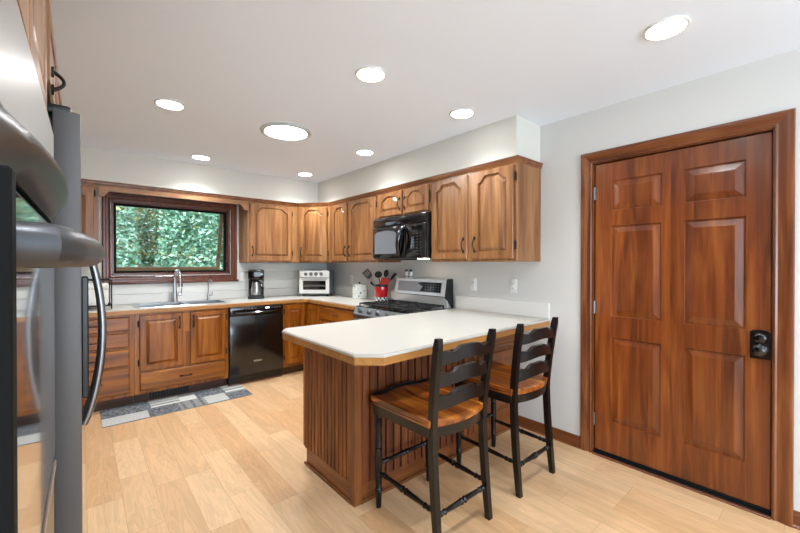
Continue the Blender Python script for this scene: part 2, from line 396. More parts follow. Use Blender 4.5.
# baseboards
def baseboard(name, y0, y1):
    mb = MB(); prof = [(0, 0), (.020, 0), (.020, .008), (.013, .016), (.013, .062), (.008, .072), (.006, .082), (0, .084)]
    mb.prism(prof, lambda p: (XR - p[0], y0, p[1]), lambda p: (XR - p[0], y1, p[1])); struct(name, mb, case_y)
baseboard('baseboard_right', 1.193, 1.697); baseboard('baseboard_right_near', YR, .136)
# white boards on the lower back wall and backsplash boards on both walls under the cabinets
mb = MB()
for k in range(4):
    z0 = 1.016 + k * .112; z1 = min(z0 + .108, 1.352)
    if z1 - z0 < .02: continue
    x1 = 2.70
    segs = [(-.7, .158), (1.48, x1)] if z1 > 1.128 else [(-.7, x1)]
    for a, b in segs: mb.box(a, b, YB - .010, YB, z0, z1, .002)
struct('trim_wall_boards', mb, plank_m)

# ------------------------------------------------------------------ entry door
d1 = root('door_1', (XR, (DY0 + DY1) / 2, 0), kind='structure')
def casing_piece(p0, p1, p2, p3, prof):  # mitred casing leg: sweep a profile between two mitre edges
    pass
cw = .074
mb = MB(); prof = [(0, 0), (0, .014), (.006, .018), (.014, .012), (.028, .015), (.045, .020), (.060, .022), (.069, .022), (cw, .016), (cw, 0)]
CI = (DY0 + .008, DY1 - .008, DZ - .008)
for side in (0, 1):
    y = CI[side]; sg = -1 if side == 0 else 1
    r0 = [(XR - h, y + sg * o, 0) for o, h in prof]; r1 = [(XR - h, y + sg * o, CI[2] + o) for o, h in prof]
    mb.rings([r0, r1], True, True)
mb2 = MB(); mb2.rings([[(XR - h, CI[0] - o, CI[2] + o) for o, h in prof], [(XR - h, CI[1] + o, CI[2] + o) for o, h in prof]], True, True)
mb.build('casing', case_z, d1, smooth=False); mb2.build('head_casing', case_y, d1, smooth=False)
mb = MB(); mb.box(XR - .001, XR + .158, DY0, DY0 + .014, 0, DZ); mb.box(XR - .001, XR + .158, DY1 - .014, DY1, 0, DZ); mb.box(XR - .001, XR + .158, DY0, DY1, DZ - .014, DZ)
mb.box(XR + .062, XR + .075, DY0 + .012, DY0 + .03, 0, DZ); mb.box(XR + .062, XR + .075, DY1 - .03, DY1 - .012, 0, DZ); mb.box(XR + .062, XR + .075, DY0, DY1, DZ - .03, DZ - .012)
mb.build('jamb', case_z, d1, smooth=False)
F = FR(XR + .060)
cols = [(.318, .592), (.708, 1.000)]; rows = [(.245, .832), (.975, 1.595), (1.703, 1.905)]
slab_o = MB(); polys = [rect(c0, c1, r0, r1) for c0, c1 in cols for r0, r1 in rows]
slab(slab_o, F, .216, 1.104, .030, 2.030, .044, polys, edge=.003, depth=.013, bevel=.045, rise=.004)
so = slab_o.build('door_slab', door_z, d1, smooth=False)
# the lock: square plate, round knob
mb = MB(); F2 = FR(XR + .016)
pl = [(.258 - .040, .826), (.258 + .040, .826), (.258 + .040, .965)] + [(.258 + .040 * math.cos(R(t)), .965 + .016 * math.sin(R(t))) for t in range(15, 180, 15)] + [(.258 - .040, .965)]
mb.prism(pl, lambda p: F2(p[0], p[1], 0), lambda p: F2(p[0], p[1], .012)); lk = mb.build('lock_plate', black_gloss, d1)
mb = MB(); mb.lathe([(.027, 0), (.027, .008), (.022, .010), (.012, .012), (.012, .026), (.024, .034), (.029, .044), (.028, .054), (.018, .060), (0, .061)], F2(.258, .878, .011), 28, (-1, 0, 0)); mb.build('door_knob', black_gloss, lk)
mb = MB(); mb.lathe([(.026, 0), (.026, .006), (.022, .010), (.015, .012), (0, .012)], F2(.258, .937, .011), 28, (-1, 0, 0)); mb.fbox(F2, .255, .261, .926, .948, .02, .034, .002); mb.build('deadbolt', black_gloss, lk)
for z in (1.83, 1.03, .24):
    mb = MB(); mb.tube([(XR + .012, 1.107, z - .045), (XR + .012, 1.107, z + .045)], .006, 10); mb.box(XR + .0121, XR + .017, 1.094, 1.113, z - .044, z + .044)
    mb.build('door_hinge', steel_mid, d1)
mb = MB(); mb.box(XR + .02, XR + .024, .196, .206, .88, .93); mb.build('strike_plate', chrome, d1)
mb = MB(); mb.box(XR - .004, XR + .15, DY0 + .014, DY1 - .014, 0, .012, .003); mb.box(XR + .012, XR + .06, DY0 + .014, DY1 - .014, .010, .028, .004); mb.build('threshold', black_rubber, d1)
mb = MB(); mb.box(XR - .026, XR - .004, DY0 + .014, DY1 - .014, 0, .010, .003); mb.build('floor_reducer_strip', case_y, d1)

# ------------------------------------------------------------------ window over the sink
w1 = root('window_1', ((WX0 + WX1) / 2, YB, WZ0), kind='structure')
CX0, CX1, CZ0, CZ1 = .160, 1.477, 1.135, 2.062
prof = [(0, 0), (0, .016), (.010, .022), (.018, .014), (.034, .014), (.042, .024), (.060, .024), (.070, .018), (.070, 0)]
def casing_ring(mb, x0, x1, z0, z1, prof, y):
    P = [[(x0 - o, z0 - o), (x1 + o, z0 - o), (x1 + o, z1 + o), (x0 - o, z1 + o)] for o, h in prof]
    mb.rings([[(P[k][i][0], y - prof[k][1], P[k][i][1]) for i in range(4)] for k in range(len(prof))], False, False)
mb = MB(); casing_ring(mb, WX0 - .005, WX1 + .005, WZ0 - .008, WZ1 + .0, prof, YB); mb.build('casing', win_z, w1, smooth=False)
mb = MB(); mb.box(CX0 - .004, CX1 + .012, YB - .034, YB, CZ0 - .014, CZ0 + .012, .005, 2); mb.build('sill', win_x, w1)
mb = MB()
for (x0, x1, z0, z1, y0, y1) in ((WX0, WX1, WZ0, WZ1, YB - .002, YB + .15),):
    t = .016
    mb.box(x0, x0 + t, y0, y1, z0, z1); mb.box(x1 - t, x1, y0, y1, z0, z1); mb.box(x0, x1, y0, y1, z0, z0 + t); mb.box(x0, x1, y0, y1, z1 - t, z1)
mb.build('jamb', win_z, w1, smooth=False)
mb = MB(); x0, x1, z0, z1 = WX0 + .016, WX1 - .016, WZ0 + .016, WZ1 - .016; t = .010
for (a, b, c, d) in ((x0, x0 + t, z0, z1), (x1 - t, x1, z0, z1), (x0 + t, x1 - t, z0, z0 + t), (x0 + t, x1 - t, z1 - t, z1)): mb.box(a, b, YB + .055, YB + .11, c, d, .003)
mb.build('stop_frame', win_z, w1, smooth=False)
mb = MB(); x0 += t; x1 -= t; z0 += t; z1 -= t; t = .020
for (a, b, c, d) in ((x0, x0 + t, z0, z1), (x1 - t, x1, z0, z1), (x0 + t, x1 - t, z0, z0 + t), (x0 + t, x1 - t, z1 - t, z1)): mb.box(a, b, YB + .075, YB + .125, c, d, .002)
mb.build('weatherstrip', black_rubber, w1, smooth=False)
# sash hinged at the top, swung out at the bottom
TL = Matrix.Translation((0, YB + .152, z1 + .035)) @ Matrix.Rotation(R(15), 4, 'X')
sh = (z1 - z0) + .046; mb = MB(); sx0, sx1 = x0 - .028, x1 - .002; t = .04
for (a, b, c, d) in ((sx0, sx0 + t, -sh, 0), (sx1 - t, sx1, -sh, 0), (sx0 + t, sx1 - t, -sh, -sh + t), (sx0 + t, sx1 - t, -t, 0)): mb.box(a, b, 0, .036, c, d, .003, 1, TL)
sash = mb.build('sash', sash_w, w1, smooth=False)
mb = MB(); mb.add([(sx0 + t, .018, -sh + t), (sx1 - t, .018, -sh + t), (sx1 - t, .018, -t), (sx0 + t, .018, -t)], [(0, 1, 2, 3)], TL); mb.build('pane', glass_m, sash, smooth=False)
mb = MB(); mb.box(1.352, 1.368, YB - .004, YB + .012, 1.30, 1.36, .004); mb.tube([(1.36, YB - .006, 1.345), (1.36, YB - .018, 1.32)], .005, 8); mb.build('latch', black_iron, w1)
mb = MB(); mb.tube([(.78, YB + .02, WZ0 + .034), (.75, YB - .012, WZ0 + .046), (.72, YB - .016, WZ0 + .042)], .007, 8); mb.build('crank', black_iron, w1)

# ------------------------------------------------------------------ crown over the wall cabinets
def crown_sweep(path, prof):
    """path: plan points; prof: (offset to the right-hand side of travel, z)"""
    mb = MB(); n = len(path); rs = []
    for i in range(n):
        p = Vector(path[i]); d0 = (Vector(path[i]) - Vector(path[i - 1])).normalized() if i else None
        d1_ = (Vector(path[i + 1]) - p).normalized() if i < n - 1 else None
        n0 = Vector((d0.y, -d0.x)) if d0 else None; n1 = Vector((d1_.y, -d1_.x)) if d1_ else None
        nn = n0 if n1 is None else n1 if n0 is None else (n0 + n1) / (1 + n0.dot(n1))
        rs.append([(p.x + nn.x * o, p.y + nn.y * o, z) for o, z in prof])
    mb.rings(rs, True, True); return mb
FY_, FX_ = 4.54, 2.41          # face-frame planes of the wall cabinets
DG0, DG1 = (2.125, FY_), (FX_, 4.185)
prof = [(-.012, 2.078), (.004, 2.078), (.007, 2.090), (.012, 2.098), (.013, 2.108), (.017, 2.112), (.017, 2.1215), (-.012, 2.1215)]
mb = crown_sweep([(-.3, FY_), DG0, DG1, (FX_, 1.505), (XR - .001, 1.505)], prof)
tag(mb.build('crown_moulding', crown_y, smooth=False), 'long dark wood crown strip along the top of all the wall cabinets', 'moulding')

# ------------------------------------------------------------------ wall cabinets
CB, CT = 1.354, 2.0985
def cab_empty(name, loc, label, group='wall cabinets', cat='cabinet'): return root(name, loc, label, cat, group)
def wall_door(F, a0, a1, z0, z1, parent, pull_at=None, hinge_at=None, drop=.05, mat=None, fr=.058, pz=None):
    mb = MB(); slab(mb, F, a0, a1, z0, z1, .020, [arch(a0 + fr, a1 - fr, z0 + fr, z1 - .038, drop)], bevel=.030, edge=.006, depth=.016)
    d = mb.build('door', mat or oak_z, parent, smooth=False)
    if pull_at is not None: pull(F, pull_at, pz if pz else z0 + .115, .020, d)
    if hinge_at is not None:
        for z in (z0 + .10, z1 - .09): hinge(F, hinge_at, z, 0.0, d)
    return d
# left of the window
c = cab_empty('wall_cabinet', (-.09, FY_, CB), 'oak wall cabinet at the left end, cut off by the refrigerator, left of the window')
MB().box(-.30, .125, FY_, YB - .012, CB, CT, .002).build('body', oak_z, c, smooth=False)
wall_door(FB(FY_), -.26, .092, 1.374, 2.064, c, pull_at=.052)
hinge(FB(FY_), .098, 2.0, .0, c)
# valance board over the window
vb = MB(); za = 2.034; zl = 1.975; x0, x1 = .125, 1.500
VT = 2.0775
pts = [(x0, VT), (x0, zl)] + [(x0 + .03, zl)]
for i in range(1, 9):
    t = i / 8; pts.append((x0 + .03 + .06 * t, zl + (za - zl) * (t * t * (3 - 2 * t))))
for i in range(7, -1, -1):
    t = i / 8; pts.append((x1 - .03 - .06 * t, zl + (za - zl) * (t * t * (3 - 2 * t))))
pts += [(x1, zl), (x1, VT)]
vb.prism(pts, lambda p: (p[0], FY_, p[1]), lambda p: (p[0], FY_ - .02, p[1]))
tag(vb.build('window_valance', oak_x, smooth=False), 'oak valance board with scrolled ends spanning above the window', 'valance')
# between window and corner
c = cab_empty('wall_cabinet', (1.81, FY_, CB), 'single door oak wall cabinet right of the window above the coffee maker')
MB().box(1.500, 2.124, FY_, YB - .012, CB, CT, .002).build('body', oak_z, c, smooth=False)
wall_door(FB(FY_), 1.522, 2.052, 1.374, 2.064, c, pull_at=1.552, hinge_at=2.060)
# diagonal corner cabinet
c = cab_empty('corner_wall_cabinet', (2.45, 4.55, CB), 'angled oak wall cabinet in the corner above the white toaster oven')
mb = MB(); mb.prism([(2.127, YB - .012), (2.127, FY_ + .001), (FX_ - .001 + .0015, 4.187), (XR - .012, 4.187), (XR - .012, YB - .012)], lambda p: (p[0], p[1], CB), lambda p: (p[0], p[1], CT)); mb.build('body', oak_z, c, smooth=False)
ad = Vector((DG1[0] - DG0[0], DG1[1] - DG0[1], 0)); dl = ad.length; nd = Vector((ad.y, -ad.x, 0))
if nd.x > 0: nd = -nd
Fd = FG((DG0[0], DG0[1], 0), ad, nd)
wall_door(Fd, .045, dl - .035, 1.374, 2.064, c, pull_at=.072, hinge_at=dl - .03)
# right wall, left of the microwave
c = cab_empty('wall_cabinet', (FX_, 3.69, CB), 'two door oak wall cabinet between the corner and the microwave')
MB().box(FX_, XR - .003, 3.184, 4.183, CB, CT, .002).build('body', oak_z, c, smooth=False)
wall_door(FR(FX_), 3.768, 4.118, 1.374, 2.064, c, pull_at=3.800, hinge_at=4.124)
wall_door(FR(FX_), 3.206, 3.735, 1.374, 2.064, c, pull_at=3.705, hinge_at=3.198)
# above the microwave
c = cab_empty('wall_cabinet', (FX_, 2.79, 1.80), 'short two door oak wall cabinet directly above the black microwave')
MB().box(FX_, XR - .003, 2.382, 3.182, 1.812, CT, .002).build('body', oak_z, c, smooth=False)
for a0, a1, p, h in ((2.772, 3.150, 2.800, 3.156), (2.402, 2.746, 2.720, 2.396)):
    wall_door(FR(FX_), a0, a1, 1.826, 2.064, c, pull_at=p, hinge_at=h, drop=.04, fr=.050, pz=1.93)
# right of the microwave
c = cab_empty('wall_cabinet', (FX_, 1.93, CB), 'two door oak wall cabinet above the peninsula, nearest of the row')
MB().box(FX_, XR - .001, 1.505, 2.380, CB, CT, .002).build('body', oak_z, c, smooth=False)
wall_door(FR(FX_), 1.956, 2.360, 1.374, 2.064, c, pull_at=1.990, hinge_at=2.366)
wall_door(FR(FX_), 1.528, 1.905, 1.374, 2.064, c, pull_at=1.875, hinge_at=1.516)

# ------------------------------------------------------------------ base cabinets
BY, BX, BT = 4.276, 2.136, .872
def drawer(F, a0, a1, z0, z1, parent, mat, handle=True, pa=None):
    mb = MB(); slab(mb, F, a0, a1, z0, z1, .023, (), edge=.010); d = mb.build('drawer', mat, parent, smooth=False)
    if handle: pull(F, (a0 + a1) / 2 if pa is None else pa, (z0 + z1) / 2, .023, d, upright=False, ln=.09)
    return d
def base_door(F, a0, a1, z0, z1, parent, pull_at=None, hinge_at=None, fr=.056):
    mb = MB(); slab(mb, F, a0, a1, z0, z1, .020, [rect(a0 + fr, a1 - fr, z0 + fr, z1 - fr)], edge=.006, bevel=.034, depth=.016)
    d = mb.build('door', low_z, parent, smooth=False)
    if pull_at is not None: pull(F, pull_at, z1 - .095, .020, d)
    if hinge_at is not None:
        for z in (z0 + .08, z1 - .08): hinge(F, hinge_at, z, 0, d)
    return d
FBs = FB(BY); FRs = FR(BX)
c = root('drawer_base_cabinet', (.12, BY, 0), 'oak base cabinet of four stacked drawers left of the sink', 'cabinet', 'base cabinets')
MB().box(-.14, .374, BY, YB - .012, .10, BT).build('body', low_z, c, smooth=False)
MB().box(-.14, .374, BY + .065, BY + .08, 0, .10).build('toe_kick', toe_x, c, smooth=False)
for z0, z1 in ((.716, .845), (.566, .698), (.390, .548), (.135, .372)): drawer(FBs, -.10, .338, z0, z1, c, low_x, pa=.085)
c = root('sink_base_cabinet', (.79, BY, 0), 'oak base cabinet under the sink with two doors and a wide drawer', 'cabinet', 'base cabinets')
MB().box(.376, 1.207, BY, YB - .012, .10, .655).build('body', low_z, c, smooth=False)
MB().box(.376, 1.207, BY, BY + .018, .655, BT).build('face_frame', low_z, c, smooth=False)
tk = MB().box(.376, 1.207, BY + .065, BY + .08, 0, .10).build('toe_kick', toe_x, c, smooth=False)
base_door(FBs, .415, .775, .318, .848, c, pull_at=.744, hinge_at=.407, fr=.046)
base_door(FBs, .838, 1.180, .318, .848, c, pull_at=.868, hinge_at=1.188, fr=.046)
drawer(FBs, .415, 1.180, .132, .300, c, low_x)
v = MB(); v.box(.50, .84, BY + .058, BY + .0655, .018, .085, .003)
for k in range(13): v.box(.515 + k * .0245, .527 + k * .0245, BY + .052, BY + .059, .026, .078)
v.build('toe_vent', black_iron, tk, smooth=False)
c = root('corner_base_cabinet', (2.3, 4.5, 0), 'oak corner base cabinet with two narrow doors beside the dishwasher', 'cabinet', 'base cabinets')
mb = MB(); mb.prism([(1.822, YB - .012), (1.822, BY), (BX, BY), (BX, 3.944), (XR - .012, 3.944), (XR - .012, YB - .012)], lambda p: (p[0], p[1], .10), lambda p: (p[0], p[1], BT)); mb.build('body', low_z, c, smooth=False)
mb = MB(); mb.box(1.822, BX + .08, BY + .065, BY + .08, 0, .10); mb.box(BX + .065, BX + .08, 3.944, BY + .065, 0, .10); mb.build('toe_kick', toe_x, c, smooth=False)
base_door(FBs, 1.846, 2.092, .138, .846, c, hinge_at=1.838)
base_door(FRs, 3.968, 4.235, .138, .846, c)
c = root('drawer_base_cabinet', (BX, 3.56, 0), 'oak base cabinet between the corner and the range with a top drawer', 'cabinet', 'base cabinets')
MB().box(BX, XR - .012, 3.182, 3.942, .10, BT).build('body', low_z, c, smooth=False)
MB().box(BX + .065, BX + .08, 3.182, 3.942, 0, .10).build('toe_kick', toe_x, c, smooth=False)
drawer(FRs, 3.205, 3.912, .700, .842, c, low_y)
base_door(FRs, 3.205, 3.55, .138, .668, c, pull_at=3.52); base_door(FRs, 3.568, 3.912, .138, .668, c, pull_at=3.60)

# dishwasher
c = root('dishwasher', (1.515, BY, 0), 'black dishwasher under the counter right of the sink cabinet', 'dishwasher')
MB().box(1.214, 1.816, BY + .012, YB - .02, .015, .868).build('tub', black_plastic, c, smooth=False)
mb = MB(); mb.box(1.216, 1.814, BY - .030, BY + .012, .105, .765, .006, 2); fr_ = mb.build('door_panel', dw_face, c)
b_ = MB(); b_.box(1.470, 1.560, BY - .0325, BY - .0299, .237, .256, .001); b_.build('badge', steel, fr_)
mb = MB(); mb.box(1.216, 1.814, BY - .036, BY + .012, .772, .866, .008, 2); cp = mb.build('control_panel', black_gloss, c)
mb = MB(); mb.box(1.60, 1.645, BY - .0372, BY - .0358, .828, .845); mb.build('display', lcd_m, cp, smooth=False)
for bx in [1.34 + k * .035 for k in range(5)] + [1.67 + k * .03 for k in range(4)]: MB().box(bx, bx + .018, BY - .0372, BY - .0358, .832, .838).build('button', grey_pl, cp, smooth=False)
mb = MB(); pts = []
for i in range(17):
    t = i / 16; pts.append((1.275 + .48 * t, BY - .036 - .030 * math.sin(math.pi * t) ** .5, .795 - .0 * t))
mb.tube(pts, .012, 10); mb.build('handle', black_gloss, c)
MB().box(1.216, 1.814, BY + .03, BY + .045, .006, .105).build('kick_plate', black_plastic, c, smooth=False)
MB().box(1.214, 1.818, BY + .004, BY + .03, 0, .014, .003).build('floor_strip', case_y, c, smooth=False)

# ------------------------------------------------------------------ worktops
TZ = .912; CY, CX = 4.246, 2.106
c = root('countertop', (1.3, 4.5, BT), 'white laminate L shaped countertop along the window wall and corner, holding the sink', 'countertop')
poly = [(-.14, YB - .012), (-.14, CY + .008), (CX - .03, CY + .008), (CX + .008, CY - .03), (CX + .008, 3.180), (XR - .002, 3.180), (XR - .002, YB - .012)]
hole = rect(.41, 1.225, 4.325, 4.745)
mb = MB(); mb.plate(poly, [hole], lambda p: (p[0], p[1], TZ)); mb.plate(poly, [hole], lambda p: (p[0], p[1], BT))
for lp in (poly, hole):
    for i in range(len(lp)):
        p, q = lp[i], lp[(i + 1) % len(lp)]; mb.add([(p[0], p[1], BT), (q[0], q[1], BT), (q[0], q[1], TZ), (p[0], p[1], TZ)], [(0, 1, 2, 3)])
mb.build('slab', counter_m, c, smooth=False)
mb = crown_sweep([(-.14, CY + .008), (CX - .03, CY + .008), (CX + .008, CY - .03), (CX + .008, 3.180)], [(0, BT - .006), (.006, BT - .006), (.008, BT), (.008, TZ - .011), (.004, TZ - .008), (0, TZ - .008)]); mb.build('wood_edge', edge_x, c, smooth=False)
mb = MB(); mb.box(-.14, XR - .022, YB - .032, YB - .012, TZ, 1.014, .004); mb.box(XR - .022, XR - .002, 3.182, YB - .012, TZ, 1.034, .004); mb.build('backsplash', splash_m, c, smooth=False)

pc = root('peninsula_countertop', (1.85, 1.86, BT), 'white laminate peninsula top with wood edge and clipped corners beside the stools', 'countertop')
fy0, fy1 = 1.352, 1.422
poly = [(XR - .002, fy1), (1.062, fy0), (.958, 1.448), (.958, 2.262), (1.02, 2.352), (XR - .002, 2.372)]
PZ0 = .862
mb = MB(); ip = inset(poly, .003)
mb.prism(poly, lambda p: (p[0], p[1], TZ - .012), lambda p: (p[0], p[1], TZ - .002)); mb.prism(ip, lambda p: (p[0], p[1], TZ - .003), lambda p: (p[0], p[1], TZ)); mb.build('slab', counter_m, pc, smooth=False)
mb = MB(); a_, b_ = inset(poly, .011), inset(poly, .0145); mb.rings([[(q[0], q[1], TZ - .0005) for q in a_], [(q[0], q[1], TZ + .0006) for q in a_], [(q[0], q[1], TZ + .0006) for q in b_], [(q[0], q[1], TZ - .0005) for q in b_]], False, False); mb.build('edge_seam', seam_m, pc, smooth=False)
mb = MB(); mb.prism(inset(poly, .004), lambda p: (p[0], p[1], PZ0), lambda p: (p[0], p[1], TZ - .012)); mb.build('wood_edge', edge_x, pc, smooth=False)
MB().box(XR - .022, XR - .002, 1.425, 2.372, TZ, 1.034, .004).build('backsplash', splash_m, pc, smooth=False)

# ------------------------------------------------------------------ peninsula cabinet with beadboard
p = root('peninsula_cabinet', (1.94, 2.04, 0), 'dark oak peninsula base clad in beadboard behind the bar stools', 'cabinet')
PX, PY0, PY1 = 1.150, 1.722, 2.34
MB().box(PX, XR - .004, PY0, PY1, .09, PZ0 - .001).build('body', pen_z, p, smooth=False)
def beadboard(F, a0, a1, z0, z1, pitch=.0425):
    mb = MB(); n = max(1, round((a1 - a0) / pitch)); pw = (a1 - a0) / n; prof = []
    for i in range(n):
        b = a0 + i * pw; prof += [(b + .0005, .0005), (b + .003, .018), (b + pw - .012, .018), (b + pw - .009, .0165), (b + pw - .0075, .0005)]
    prof += [(a1, .0005)]
    mb.prism(prof + [(a1, 0), (a0, 0)], lambda q: F(q[0], z0, q[1]), lambda q: F(q[0], z1, q[1])); return mb
beadboard(FL(0) if False else (lambda a, z, n: Vector((PX - n, a, z))), PY0 + .03, 2.335, .118, PZ0 - .002).build('beadboard_end', bead_side, p, smooth=False)
beadboard(FY(PY0), PX + .03, 2.165, .10, PZ0 - .002, .058).build('beadboard_front', bead, p, smooth=False)
MB().box(PX - .021, PX + .030, PY0 - .021, PY0 + .030, 0, PZ0 - .002, .004).build('corner_post', pen_z, p, smooth=False)
mb = MB(); mb.box(PX - .014, PX, PY0 + .032, 2.285, 0, .115, .003); mb.box(PX - .026, PX - .014, PY0 + .010, 2.30, 0, .018, .004); mb.build('end_baseboard', pen_y, p, smooth=False)
mb = MB(); mb.box(PX + .032, XR - .025, PY0 - .014, PY0, 0, .105, .003); mb.box(PX + .02, XR - .025, PY0 - .026, PY0 - .014, 0, .018, .004); mb.build('front_baseboard', pen_x, p, smooth=False)
MB().box(2.168, XR - .006, PY0 - .016, PY0, .106, PZ0 - .002, .002).build('face_frame', pen_z, p, smooth=False)
Fp = FY(PY0 - .016)
mb = MB(); slab(mb, Fp, 2.215, 2.715, .680, .815, .018, [rect(2.245, 2.685, .708, .787)], bevel=.022); mb.build('drawer', pen_x, p, smooth=False)
mb = MB(); slab(mb, Fp, 2.215, 2.715, .140, .655, .018, [rect(2.27, 2.66, .195, .60)]); mb.build('door', pen_z, p, smooth=False)

# ------------------------------------------------------------------ sink and taps
c = root('kitchen_sink', (.84, 4.56, TZ), 'stainless double bowl sink set into the counter below the window', 'sink')
rim = rect(.385, 1.262, 4.292, 4.795); bowls = [rect(.432, .82, 4.336, 4.690), rect(.86, 1.204, 4.336, 4.690)]
mb = MB(); mb.plate(rim, bowls, lambda q: (q[0], q[1], TZ + .006)); ro = inset(rim, -.006)
mb.rings([[(q[0], q[1], TZ + .0005) for q in ro], [(q[0], q[1], TZ + .006) for q in rim]], False, False); mb.build('rim', steel, c, smooth=False)
for bw in bowls:
    mb = MB(); i1 = inset(bw, .012); i2 = inset(bw, .035)
    mb.rings([[(q[0], q[1], TZ + .006) for q in bw], [(q[0], q[1], TZ - .15) for q in i1], [(q[0], q[1], TZ - .175) for q in i2]], False, True)
    b = mb.build('bowl', steel_mid, c, smooth=False)
    cx = (bw[0][0] + bw[1][0]) / 2; MB().lathe([(.04, 0), (.04, .002), (.03, .003), (.012, .001), (0, .001)], (cx, 4.53, TZ - .175), 20).build('drain', chrome, b)
c = root('faucet', (.81, 4.748, TZ + .006), 'tall brushed steel pull-down gooseneck tap behind the sink', 'faucet')
fx, fy, fz = .785, 4.752, TZ + .006
mb = MB(); mb.lathe([(.034, 0), (.034, .006), (.030, .012), (.027, .05), (.022, .12), (.018, .20), (.0165, .26)], (fx, fy, fz), 20); mb.build('body', steel, c)
mb = MB(); pts = []; 
for i in range(15):
    t = i / 14 * math.pi * 1.02; pts.append((fx + .012 * (1 - math.cos(t)), fy - .075 * (1 - math.cos(t)), fz + .26 + .085 * math.sin(t)))
mb.tube(pts, .0165, 12); e = pts[-1]; mb.build('spout', chrome, c)
mb = MB(); mb.tube([e, (e[0] + .002, e[1] - .006, e[2] - .03), (e[0] + .003, e[1] - .01, e[2] - .085)], [.0175, .021, .024], 14); mb.build('spray_head', chrome, c)
mb = MB(); mb.tube([(fx + .015, fy, fz + .075), (fx + .065, fy - .005, fz + .075)], .012, 12); mb.tube([(fx + .062, fy - .005, fz + .07), (fx + .068, fy - .005, fz + .16)], [.007, .004], 8); mb.build('lever', steel_mid, c)
c = root('filter_tap', (1.13, 4.748, TZ + .006), 'small slim steel water tap with hooked spout right of the tall tap', 'faucet')
fx = 1.125; mb = MB(); mb.lathe([(.02, 0), (.02, .004), (.014, .010), (.012, .07), (.008, .075)], (fx, fy, fz), 16); mb.build('body', steel, c)
pts = [(fx, fy, fz + .07), (fx, fy, fz + .20)] + [(fx + .012 * (1 - math.cos(R(a))), fy - .028 * (1 - math.cos(R(a))), fz + .20 + .035 * math.sin(R(a))) for a in range(15, 181, 15)]
pts.append((pts[-1][0], pts[-1][1], pts[-1][2] - .02)); MB().tube(pts, .0065, 10).build('spout', steel, c)
mb = MB(); mb.tube([(fx + .01, fy, fz + .055), (fx + .04, fy, fz + .055)], .006, 8); mb.tube([(fx + .04, fy, fz + .05), (fx + .042, fy, fz + .10)], [.005, .003], 8); mb.build('lever', steel_mid, c)

# ------------------------------------------------------------------ coffee maker
def cm(): 
    c = root('coffee_maker', (1.655, 4.69, TZ), 'black drip coffee maker with steel carafe on the counter by the window', 'coffee maker', rz=R(-20))
    I = INV[c.name].inverted(); M = I
    MB().box(-.095, .095, -.135, .115, 0, .035, .012, 2, M).build('base', black_plastic, c)
    MB().box(-.09, .09, .02, .11, .036, .25, .012, 2, M).build('column', black_gloss, c)
    hd = MB().box(-.092, .092, -.11, .112, .235, .355, .014, 2, M).build('brew_head', black_gloss, c)
    MB().box(-.025, .05, -.1125, -.109, .27, .325, .001, 1, M).build('display', disp_m, hd)
    MB().box(-.01, .035, -.1145, -.112, .305, .312, 0, 1, M).build('clock', grey_pl, hd, smooth=False)
    mb = MB(); mb.lathe([(.058, 0), (.064, .01), (.062, .05), (.052, .12), (.046, .155), (.046, .16)], M @ Vector((0, -.045, .037)), 24); cf = mb.build('carafe', steel, c)
    mb = MB(); mb.lathe([(.047, 0), (.047, .014), (.03, .026), (0, .028)], M @ Vector((0, -.045, .197)), 20); mb.build('carafe_lid', black_plastic, cf)
    mb = MB(); mb.tube([M @ Vector(q) for q in ((.04, -.06, .19), (.075, -.085, .185), (.085, -.092, .13), (.075, -.085, .075), (.055, -.07, .065))], .009, 8); mb.build('carafe_handle', black_plastic, cf)
cm()
# ------------------------------------------------------------------ toaster oven on the corner counter
c = root('toaster_oven', (2.435, 4.575, TZ), 'white toaster oven with four knobs on the corner counter', 'toaster oven', rz=R(-42))
M = INV[c.name].inverted()
MB().box(-.195, .195, -.14, .17, .022, .335, .012, 2, M).build('body', steel_soft, c)
MB().box(-.198, .198, -.156, -.138, .245, .338, .008, 2, M).build('control_panel', white_en, c)
for k in range(4):
    kb = MB().lathe([(.024, 0), (.024, .004), (.019, .006), (.017, .022), (0, .023)], M @ Vector((-.112 + k * .068, -.156, .292)), 20, M.to_3x3() @ Vector((0, -1, 0))); kb.build('knob', steel_mid, c)
mb = MB(); fo = rect(-.198, .198, .040, .238); fi = rect(-.150, .150, .085, .205)
for y in (-.158, -.140): mb.plate(fo, [fi], lambda q: M @ Vector((q[0], y, q[1])))
mb.rings([[M @ Vector((q[0], y, q[1])) for q in fo] for y in (-.158, -.140)], False, False); mb.rings([[M @ Vector((q[0], y, q[1])) for q in fi] for y in (-.158, -.140)], False, False)
dr = mb.build('door', white_en, c, smooth=False)
MB().box(-.152, .152, -.150, -.146, .083, .207, 0, 1, M).build('window', black_glass, dr, smooth=False)
MB().box(-.14, .14, -.1525, -.1495, .128, .150, 0, 1, M).build('rack', steel_mid, dr, smooth=False)
mb = MB(); mb.tube([M @ Vector(q) for q in ((-.165, -.157, .224), (-.165, -.185, .224), (.165, -.185, .224), (.165, -.157, .224))], .008, 8); mb.build('handle', steel, dr)
for sx in (-.165, .165):
    for sy in (-.12, .14): MB().lathe([(.015, 0), (.013, .024)], M @ Vector((sx, sy, 0)), 12).build('foot', black_plastic, c)

